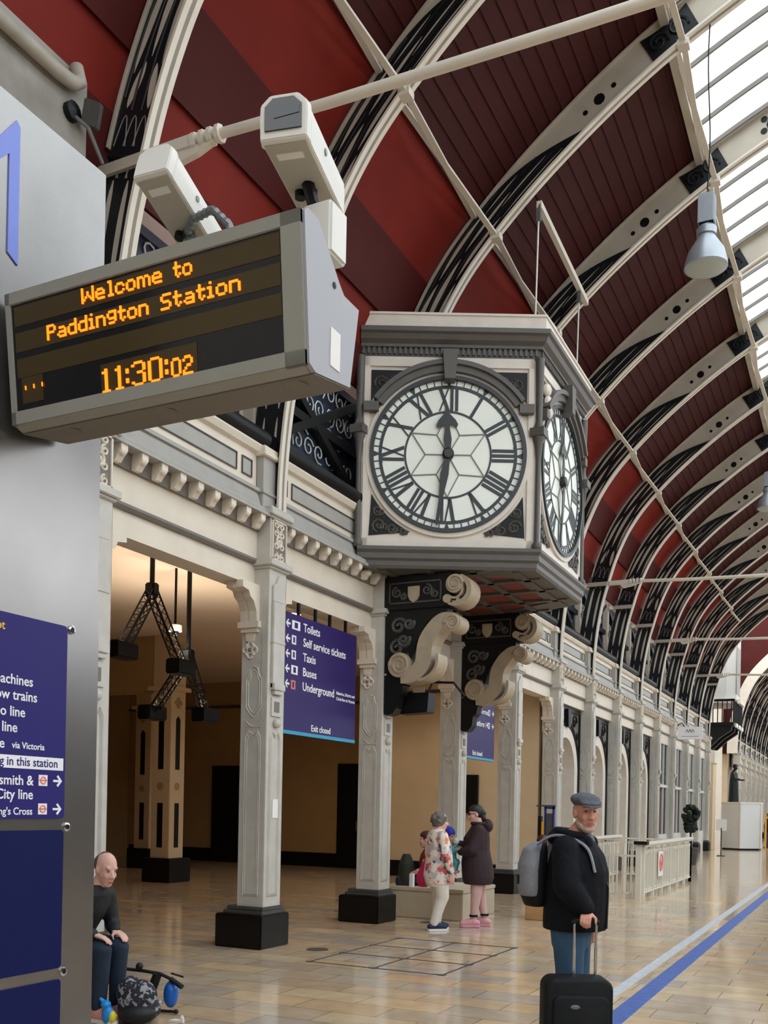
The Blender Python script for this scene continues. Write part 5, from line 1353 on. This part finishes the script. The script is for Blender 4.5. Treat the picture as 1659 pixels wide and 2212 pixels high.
# rucksack worn by the man
p = thing('backpack', 'grey and black backpack worn by the man in the cap', 'bag', (-1.965, 6.36, .985), math.radians(34))
g = MB(); g.rings([(.02, -.02, 0, .065, .11), (.1, -.03, 0, .09, .125), (.28, -.03, 0, .09, .125), (.4, -.01, 0, .07, .11), (.45, .01, 0, .04, .08)]); g.blob('main_sack', 'pack_black', p, .012, 6)
g = MB(); g.rings([(.09, -.05, -.012, .08, .11), (.15, -.065, -.012, .075, .122), (.3, -.065, -.012, .075, .122), (.41, -.04, -.012, .065, .1), (.455, -.01, -.012, .03, .07)]); o = g.blob('front_panel', 'pack_grey', p, .012, 5)
MB().box(-.146, -.03, .17, -.138, .005, .23).build('badge', 'hall_black', o)
for s in (-1, 1):
    g = MB(); P = crsample([(-.0, .44), (.1, .5), (.22, .49), (.335, .42), (.385, .27)], 6); ca, sa = math.cos(math.radians(-30)), math.sin(math.radians(-30)); g.tube([((q.x+.02)*ca-(s*.16+.03)*sa, (q.x+.02)*sa+(s*.16+.03)*ca, q.y) for q in P], .024, 6, flat=.4); g.build('shoulder_strap', 'pack_grey', p, True)
# suitcase
t = thing('suitcase', 'black soft cabin suitcase with extended handle in front of the man', 'suitcase', (-1.62, 6.1, 0), PSI)
def rrect(x0, z0, x1, z1, r): return arcpts(x1-r, z1-r, r, 0, PI/2, 6)+arcpts(x0+r, z1-r, r, PI/2, PI, 6)+arcpts(x0+r*.5, z0+r*.5, r*.5, PI, 1.5*PI, 4)+arcpts(x1-r*.5, z0+r*.5, r*.5, 1.5*PI, 2*PI, 4)
g = MB(); g.loft([[(x*q, y, .325+(z-.325)*q) for x, z in rrect(-.215, .05, .215, .6, .07)] for y, q in ((-.115, .93), (-.105, .98), (-.09, 1), (.09, 1), (.11, .96))]); g.build('shell', 'case_black', t, smooth=True, angle=50)
g = MB(); g.loft([[(x*q, y, .3+(z-.3)*q) for x, z in rrect(-.17, .09, .185, .5, .05)] for y, q in ((-.138, .93), (-.13, .98), (-.11, 1))]); g.build('front_pocket', 'case_black', t, smooth=True, angle=50)
MB().ell((-.03, -.139, .43), (.03, .004, .014)).build('maker_badge', 'badge_grey', t, True)
g = MB().tube([(-.2, -.108, .1), (-.205, -.108, .5), (-.17, -.108, .57), (.16, -.108, .575), (.203, -.108, .53), (.203, -.108, .1)], .006, 5); g.build('piping', 'pack_black', t)
g = MB()
for x in (-.01, .13): g.tube([(x, .04, .58), (x, .04, .78)], .0105, 8); g.tube([(x, .04, .78), (x, .04, .935)], .0085, 8)
g.build('handle_tubes', 'chrome', t, True)
MB().tube([(-.025, .04, .935), (.0, .04, .95), (.12, .04, .95), (.145, .04, .935)], .016, 8).build('handle_grip', 'pack_black', t, True)
g = MB()
for x in (-.17, .17): g.lathe([(0, -.015), (.04, -.015), (.04, .015), (0, .015)], (x, .08, .04), 14, 'x'); g.box(x-.02, -.1, 0, x+.02, -.07, .06)
g.build('wheels', 'rubber_black', t)
for x, z in ((-.15, .52), (-.17, .17)): MB().lathe([(0, -.116), (.01, -.116), (.01, -.108), (0, -.108)], (x, 0, z), 8, 'y').build('rivet', 'hall_black', t)
# ---------------- woman in the floral tunic
def floral_woman():
    t = thing('person', 'grey haired woman in a floral tunic and white trousers seen from behind', 'person', (-5.16, 12.12, 0), math.radians(48))
    J = J0(1.6); k = 1.6/1.75
    J['wrR'] = (.1, -.25, .78); J['elR'] = (.0, -.26, 1.02); J['anL'] = (.04, .06, .085); J['anR'] = (-.06, -.07, .085); J['toL'] = (.18, .06, .045); J['toR'] = (.09, -.08, .045); J['knR'] = (.05, -.08, .46); J['knL'] = (.07, .07, .46)
    HM = Hmat((.04, 0, 1.475), math.radians(-8), math.radians(6))
    body(t, J, HM, 'skin_pale', .01); face_parts(t, HM)
    g = MB(HM); rnd = random.Random(4)
    g.ell((-.03, 0, .02), (.105, .1, .11))
    for i in range(40):
        d = V((rnd.gauss(-.4, 1), rnd.gauss(0, 1), rnd.gauss(.3, .8))).normalized(); g.ell(V((-.03, 0, .02))+V((d.x*.1, d.y*.095, d.z*.1)), .025, 6, 5)
    g.blob('hair', 'hair_grey', t, .009, 2)
    g = MB(); g.rings([(.62, .02, 0, .17, .19), (.75, .02, 0, .2, .215), (.95, .03, 0, .185, .2), (1.12, .03, 0, .165, .19), (1.25, .01, 0, .14, .185), (1.33, 0, 0, .1, .14), (1.37, .0, 0, .075, .085)])
    for s in (1, -1): g.ell((0, s*.15, 1.28), .075)
    g.cap((0, -.17, 1.28), .075, J['elR'], .068); g.cap(J['elR'], .066, (.09, -.25, .82), .05); g.cap((0, .17, 1.28), .075, J['elL'], .066); g.cap(J['elL'], .066, (.05, .22, .85), .05); g.ell((.1, 0, 1.1), (.09, .12, .09))
    g.blob('floral_tunic', 'floral', t, .014, 6)
    g = MB(); g.rings([(.6, 0, 0, .14, .17), (.8, 0, 0, .15, .17)])
    for s in ('L', 'R'): g.cap(J['hp'+s], .12, J['kn'+s], .095); g.cap(J['kn'+s], .09, (J['an'+s][0], J['an'+s][1], .11), .062)
    g.blob('white_trousers', 'trousers_white', t, .012, 5)
    for s in ('L', 'R'): shoe(t, J, s, 'shoe_navy', 'shoe_white')
floral_woman()
b = thing('shoulder_bag', 'bright pink bag hanging behind the floral tunic', 'bag', (-5.44, 12.32, .56))
g = MB(); g.rings([(.0, 0, 0, .05, .06), (.06, 0, 0, .1, .12), (.16, 0, 0, .1, .12), (.28, .01, 0, .06, .07), (.36, .02, 0, .03, .04)]); g.blob('sack', 'bag_pink', b, .012, 5)
MB().tube([(.02, -.02, .32), (.07, -.02, .55), (.12, -.02, .7)], .018, 6).build('strap', 'bag_pink', b)
# ---------------- woman in the plum coat
def plum_woman():
    t = thing('person', 'dark haired woman in a plum padded coat holding a small child', 'person', (-4.83, 12.82, 0), math.radians(200))
    J = J0(1.7)
    J['elR'] = (.08, -.24, 1.1); J['wrR'] = (.3, -.12, 1.16); J['elL'] = (.08, .24, 1.08); J['wrL'] = (.28, .1, 1.05); J['handR'] = ((1, .4, .2), (0, 1, 0), (0, 0, 1), .5); J['handL'] = ((1, -.4, .1), (0, -.6, 1), (0, 0, 1), .4)
    J['anL'] = (.05, .09, .09); J['toL'] = (.2, .11, .05); J['anR'] = (-.1, -.1, .09); J['toR'] = (.05, -.12, .05); J['knR'] = (-.03, -.1, .49)
    HM = Hmat((.05, 0, 1.58), math.radians(12), math.radians(8))
    body(t, J, HM, 'skin_pale', .009); face_parts(t, HM)
    g = MB(HM); g.ell((-.035, 0, .03), (.095, .085, .1)); g.ell((-.004, 0, .068), (.094, .08, .068)); g.ell((-.1, 0, .0), (.05, .05, .06)); g.ell((-.1, 0, -.07), (.04, .06, .07)); g.blob('hair', 'hair_dark', t, .009, 4)
    g = MB(HM); g.tube([(.1, .055*1, .012), (.1, .01, .012)], .003, 4).tube([(.1, -.055, .012), (.1, -.01, .012)], .003, 4)
    for s in (-1, 1): g.tube([(.098, s*.033+.022*math.cos(2*PI*i/12), .01+.018*math.sin(2*PI*i/12)) for i in range(12)], .003, 4, True); g.tube([(.095, s*.055, .015), (0, s*.078, .01)], .003, 4)
    g.build('glasses', 'hall_black', t)
    g = MB(); g.rings([(.6, .0, 0, .2, .225), (.7, .0, 0, .225, .24), (.9, .02, 0, .22, .235), (1.08, .03, 0, .19, .21), (1.25, .03, 0, .185, .21), (1.36, .0, 0, .14, .19), (1.45, 0, 0, .09, .11)])
    for s in (1, -1): g.ell((0, s*.16, 1.36), .08)
    g.cap((0, -.18, 1.36), .085, J['elR'], .08); g.cap(J['elR'], .078, (.26, -.14, 1.15), .056); g.cap((0, .18, 1.36), .085, J['elL'], .08); g.cap(J['elL'], .078, (.24, .12, 1.05), .056)
    c = g.blob('plum_coat', 'coat_plum', t, .014, 6)
    g = MB(); g.ell((-.12, 0, 1.42), (.08, .13, .1)); g.tube([(.1*math.cos(a), .11*math.sin(a), 1.45) for a in [i*2*PI/16 for i in range(16)]], .03, 6, True); g.blob('hood', 'coat_plum', c, .014, 5)
    g = MB()
    for s in ('L', 'R'): g.cap(J['hp'+s], .1, J['kn'+s], .085); g.cap(J['kn'+s], .08, (J['an'+s][0], J['an'+s][1], .14), .05)
    g.blob('pink_leggings', 'leg_pink', t, .012, 5)
    for s in ('L', 'R'):
        shoe(t, J, s, 'shoe_pink', 'shoe_pink'); a = J['an'+s]; MB().lathe([(.055, .15), (.06, .15), (.06, .18), (.055, .18)], (a[0], a[1], 0), 14).build('ankle_strap', 'hall_black', t)
plum_woman()
t = thing('person', 'small child in a blue hat and teal clothes held by the woman in plum', 'person', (-5.2, 12.62, 0), math.radians(10))
HM = Hmat((.0, 0, 1.26), math.radians(-20), math.radians(10)) @ M4.Scale(.92, 4)
J = {a: (tuple(x*.48 for x in b) if a[:4] != 'hand' else None) for a, b in J0(1.75).items()}
for a in J:
    if J[a]: J[a] = (J[a][0], J[a][1], J[a][2]+.47)
J['neck'] = (-.01, 0, 1.17); J['wrL'] = (.12, .06, 1.1); J['wrR'] = (.12, -.06, 1.08); J['knL'] = (.1, .05, .9); J['knR'] = (.1, -.05, .9); J['anL'] = (.08, .05, .78); J['anR'] = (.08, -.05, .78); J['toL'] = (.13, .05, .77); J['toR'] = (.13, -.05, .77)
g = MB(); head_shapes(g, HM, J['neck']); g.cap(J['chest'], .06, J['hip'], .06)
for s in ('L', 'R'):
    g.cap(J['sh'+s], .03, J['el'+s], .026); g.cap(J['el'+s], .026, J['wr'+s], .02); g.cap(J['hip'], .05, J['kn'+s], .035); g.cap(J['kn'+s], .033, J['an'+s], .025); g.cap(J['an'+s], .025, J['to'+s], .022); hand(g, J['wr'+s], (1, 0, .2), (0, 1 if s == 'R' else -1, 0), (0, 0, 1), .5, .5)
g.blob('body', 'skin_tan', t, .008, 3); face_parts(t, HM)
g = MB(HM); g.ell((-.025, 0, .06), (.115, .095, .095)); g.ell((-.05, 0, -.02), (.08, .09, .07)); g.blob('blue_hat', 'hat_blue', t, .008, 4)
g = MB(); g.rings([(.82, 0, 0, .07, .08), (.92, .0, 0, .11, .12), (1.05, 0, 0, .105, .12), (1.16, 0, 0, .06, .08)])
for s in ('L', 'R'): g.cap(J['sh'+s], .05, J['el'+s], .045); g.cap(J['el'+s], .045, (J['wr'+s][0]-.01, J['wr'+s][1], J['wr'+s][2]), .035); g.cap(J['hip'], .07, J['kn'+s], .055); g.cap(J['kn'+s], .05, J['an'+s], .04)
g.blob('teal_suit', 'teal_cloth', t, .01, 4)
g = MB(); g.ell((.1, .02, 1.2), (.05, .05, .055)); tag(g.blob('knitted_toy', 'knit_pale', None, .01, 3), 'pale knitted soft toy held beside the child in the blue hat', 'toy').location = (-5.2, 12.62, 0)
# ---------------- seated people on the bench and behind the man
def seated(label, loc, rz, hair, top, legs, skin, seat_h, hm=0, pit=.1, sleeves=False, shoes='shoe_navy', ln=0):
    t = thing('person', label, 'person', loc, rz); z = seat_h
    J = dict(neck=(.02, 0, z+.56), chest=(.02, 0, z+.4), hip=(0, 0, z+.1), shL=(.02, .17, z+.5), shR=(.02, -.17, z+.5), elL=(.08, .22, z+.25), elR=(.08, -.22, z+.25), wrL=(.3, .13, z+.17), wrR=(.3, -.13, z+.17),
             hpL=(.03, .09, z+.1), hpR=(.03, -.09, z+.1), knL=(.44, .1, z+.08), knR=(.44, -.1, z+.08), anL=(.42, .1, .09), anR=(.42, -.1, .09), toL=(.56, .11, .045), toR=(.56, -.11, .045),
             handL=((1, -.2, -.3), (0, 0, -1), (0, -1, 0), .25), handR=((1, .2, -.3), (0, 0, -1), (0, 1, 0), .25))
    if ln:
        for a, f in (('chest', .6), ('shL', .85), ('shR', .85), ('neck', 1), ('elL', .7), ('elR', .7)): J[a] = (J[a][0]+ln*f, J[a][1], J[a][2]-.03*f)
        J['wrL'] = (.38, .12, z+.2); J['wrR'] = (.38, -.12, z+.2)
    HM = Hmat((.06+ln*1.15, 0, z+.71-.03*(ln > 0)), hm, pit)
    body(t, J, HM, skin, .009); face_parts(t, HM)
    if hair == 'hair_short':
        g = MB(HM); g.ell((-.045, 0, .03), (.074, .078, .08)); g.ell((-.03, 0, .07), (.07, .05, .058)); g.blob('hair', hair, t, .007, 4)
    else:
        g = MB(HM); g.ell((-.03, 0, .03), (.1, .09, .105)); g.ell((-.005, 0, .065), (.095, .082, .07)); g.ell((-.07, 0, -.07), (.06, .08, .1)); g.blob('hair', hair, t, .009, 4)
    g = MB(); g.rings([(z+.0, 0, 0, .15, .18), (z+.15, .01+ln*.2, 0, .14, .175), (z+.35, .02+ln*.6, 0, .145, .19), (z+.48, .02+ln*.85, 0, .12, .18), (z+.56, .02+ln, 0, .07, .08)])
    for s, q in (('L', 1), ('R', -1)):
        g.ell((.02+ln*.85, q*.16, z+.48), .07); g.cap(J['sh'+s], .07, J['el'+s] if sleeves else tuple(V(J['sh'+s]).lerp(V(J['el'+s]), .3)), .058)
        if sleeves: g.cap(J['el'+s], .064, tuple(V(J['el'+s]).lerp(V(J['wr'+s]), .93)), .045)
    g.blob('top', top, t, .012, 5)
    g = MB(); g.ell((0, 0, z+.09), (.15, .18, .1))
    for s in ('L', 'R'): g.cap(J['hp'+s], .095, J['kn'+s], .076); g.cap(J['kn'+s], .074, (J['an'+s][0], J['an'+s][1], .12), .056)
    g.blob('trousers', legs, t, .012, 5)
    for s in ('L', 'R'): shoe(t, J, s, shoes, 'shoe_white')
    return t
seated('red haired woman with bare arms seated on the bench behind the floral tunic', (-5.98, 13.75, 0), math.radians(200), 'hair_red', 'rust_top', 'denim_dark', 'skin_pale', .46)
t = thing('backpack', 'dark green backpack on the bench beside the seated red haired woman', 'bag', (-6.3, 13.6, .46), math.radians(200))
g = MB(); g.rings([(.0, 0, 0, .1, .14), (.1, 0, 0, .13, .17), (.32, 0, 0, .12, .16), (.48, 0, 0, .06, .1)]); g.blob('sack', 'pack_green', t, .012, 6)
g = MB(); g.rings([(.04, -.1, 0, .06, .11), (.22, -.1, 0, .06, .11), (.28, -.09, 0, .03, .08)]); g.blob('front_pocket', 'pack_green', t, .012, 5)
MB().box(-6.12, 13.32, .461, -6.06, 13.38, .66).build('cup', 'paper'); tag(bpy.data.objects['cup'], 'small white cup on the left end of the stone bench', 'cup')
s_ = seated('person with red brown hair sitting behind the grey backpack', (-4.36, 14.3, 0), math.radians(110), 'hair_red', 'jacket_grey', 'denim_dark', 'skin_pale', .44, 0, .1, True)
tag(MB().box(-4.55, 14.1, 0, -4.15, 14.45, .44).build('wooden_box', 'wood', None, bevel=.01), 'plain wooden box seat under the person behind the grey backpack', 'seat')
m_ = seated('seated man with cropped hair in a dark jacket, half hidden by the totem', (-5.52, 5.66, 0), math.radians(3), 'hair_short', 'jacket_grey', 'denim_dark', 'skin_pale', .46, math.radians(-18), .3, True, 'shoe_stripe', .28)
tag(MB().box(-5.72, 5.44, 0, -5.36, 5.8, .46).build('low_stool', 'hall_black', None, bevel=.02), 'low black stool under the seated man behind the totem', 'stool')
# ---------------- things on the floor beside him
b = thing('holdall', 'black bag with pale swirl pattern lying by the seated man', 'bag', (-4.86, 5.74, 0), math.radians(20))
g = MB(); g.ell((0, 0, .16), (.15, .13, .17), rot=Euler((0, .5, 0)).to_matrix()); g.ell((-.06, 0, .22), (.1, .11, .13)); g.ell((.05, 0, .1), (.13, .12, .09)); g.blob('sack', 'swirl', b, .012, 6)
g = MB(); g.ell((.02, -.06, .08), (.15, .12, .08)); g.blob('base_panel', 'rubber_black', b, .012, 5)
t = thing('soft_toy', 'small blue and yellow toy beside the striped shoe', 'toy', (-4.98, 5.56, .0), .4)
g = MB(); g.ell((0, 0, .07), (.05, .045, .07)); g.ell((-.02, 0, .15), (.04, .04, .035)); g.cap((-.02, 0, .16), .018, (-.06, 0, .19), .015); g.blob('body', 'toy_blue', t, .007, 4); MB().ell((.035, -.01, .06), (.03, .035, .05)).build('yellow_side', 'toy_yellow', t, True)
t = thing('scooter', 'child scooter lying on its side with black handlebar and blue helmet shell', 'scooter', (-4.98, 6.05, 0), math.radians(25))
MB().tube([(-.32, .1, .33), (-.1, .06, .32), (.06, .0, .31), (.16, -.02, .27)], .014, 8).build('handlebar', 'rubber_black', t, True)
MB().tube([(.15, -.02, .275), (.25, -.06, .22)], .021, 10).build('grip', 'rubber_black', t, True); MB().tube([(-.32, .1, .33), (-.42, .12, .335)], .021, 10).build('grip', 'rubber_black', t, True)
MB().tube([(.04, .01, .31), (.0, .02, .2), (-.05, .02, .06)], .036, 10).build('steering_post', 'rubber_black', t, True)
MB().ell((-.12, .06, .355), .03).build('bell', 'rubber_black', t, True); MB().tube([(.14, .03, .31), (.24, .02, .285)], .008, 6).build('brake_lever', 'rubber_black', t, True)
MB().box(-.35, -.02, .03, -.02, .1, .09).build('deck', 'frame_silver', t, bevel=.01); MB().lathe([(0, -.02), (.055, -.02), (.055, .02), (0, .02)], (.0, .03, .055), 16, 'y').build('wheel', 'rubber_black', t)
MB().tube([(.06, .0, .02), (.2, -.03, .02)], .012, 6).ell((.2, -.03, .022), .02, 8, 6).build('side_peg', 'rubber_black', t)
t = thing('helmet', 'blue cycle helmet resting against the scooter post', 'helmet', (-4.85, 6.12, 0), .4)
g = MB(); g.ell((0, 0, .15), (.06, .07, .11)); g.blob('shell', 'helmet_blue', t, .01, 4); g = MB().tube([(-.07, -.05, .1), (-.09, 0, .02), (-.07, .05, .1)], .01, 6); g.build('chin_strap', 'paper', t)
tag(MB().prism([(0, 0), (.12, .02), (.1, .06), (.02, .05)], 'z', .002, .02).ell((.1, .03, .03), (.02, .015, .03), 6, 5).build('paper_scrap', 'paper'), 'crumpled white paper scrap on the floor by the bottom edge', 'litter').location = (-4.66, 5.86, 0)
# ---------------- statue on the hoarding
t = thing('statue', 'dark bronze statue of a standing figure in hat and long coat above the hoarding', 'statue', (-5.47, 48.1, 2.22), math.radians(-10))
g = MB(); HM = Hmat((.05, 0, 1.62)); head_shapes(g, HM, (.0, 0, 1.48)); M_ = HM
g.M = HM; g.lathe([(0, .07), (.17, .06), (.17, .08), (.1, .09), (.09, .16), (0, .17)], seg=18); g.M = None
g.rings([(.0, 0, 0, .24, .26), (.5, 0, 0, .22, .25), (1.0, .0, 0, .2, .24), (1.35, 0, 0, .16, .22), (1.46, 0, 0, .09, .12)])
g.cap((0, -.2, 1.36), .08, (.12, -.26, 1.1), .07); g.cap((.12, -.26, 1.1), .065, (.42, -.2, 1.02), .04); g.cap((0, .2, 1.36), .08, (0, .28, 1.1), .07); g.cap((0, .28, 1.1), .06, (.1, .26, .85), .045); hand(g, (.42, -.2, 1.02), (1, 0, 0), (0, 1, 0), (0, 0, 1), .4); hand(g, (.1, .26, .85), (0, 0, -1), (0, -1, 0), (1, 0, 0), .4)
g.blob('body', 'bronze', t, .014, 4)
t = thing('person', 'distant person in dark clothes at the right edge of the concourse', 'person', (-4.28, 52, 0), math.radians(180))
J = J0(1.72); HM = Hmat((.03, 0, 1.6)); body(t, J, HM, 'skin', .014)
g = MB(); g.rings([(.8, 0, 0, .16, .2), (1.1, 0, 0, .17, .21), (1.4, 0, 0, .12, .18), (1.47, 0, 0, .07, .08)])
for s in ('L', 'R'): g.cap(J['sh'+s], .07, J['el'+s], .065); g.cap(J['el'+s], .06, J['wr'+s], .045)
g.blob('coat', 'jacket_black', t, .016, 4); g = MB()
for s in ('L', 'R'): g.cap(J['hp'+s], .1, J['kn'+s], .08); g.cap(J['kn'+s], .075, J['an'+s], .06)
g.blob('trousers', 'denim_dark', t, .016, 4); MB(HM).ell((-.02, 0, .04), (.1, .085, .1)).build('hair', 'hair_dark', t, True)
for s in ('L', 'R'): shoe(t, J, s, 'shoe_brown', 'rubber_black')
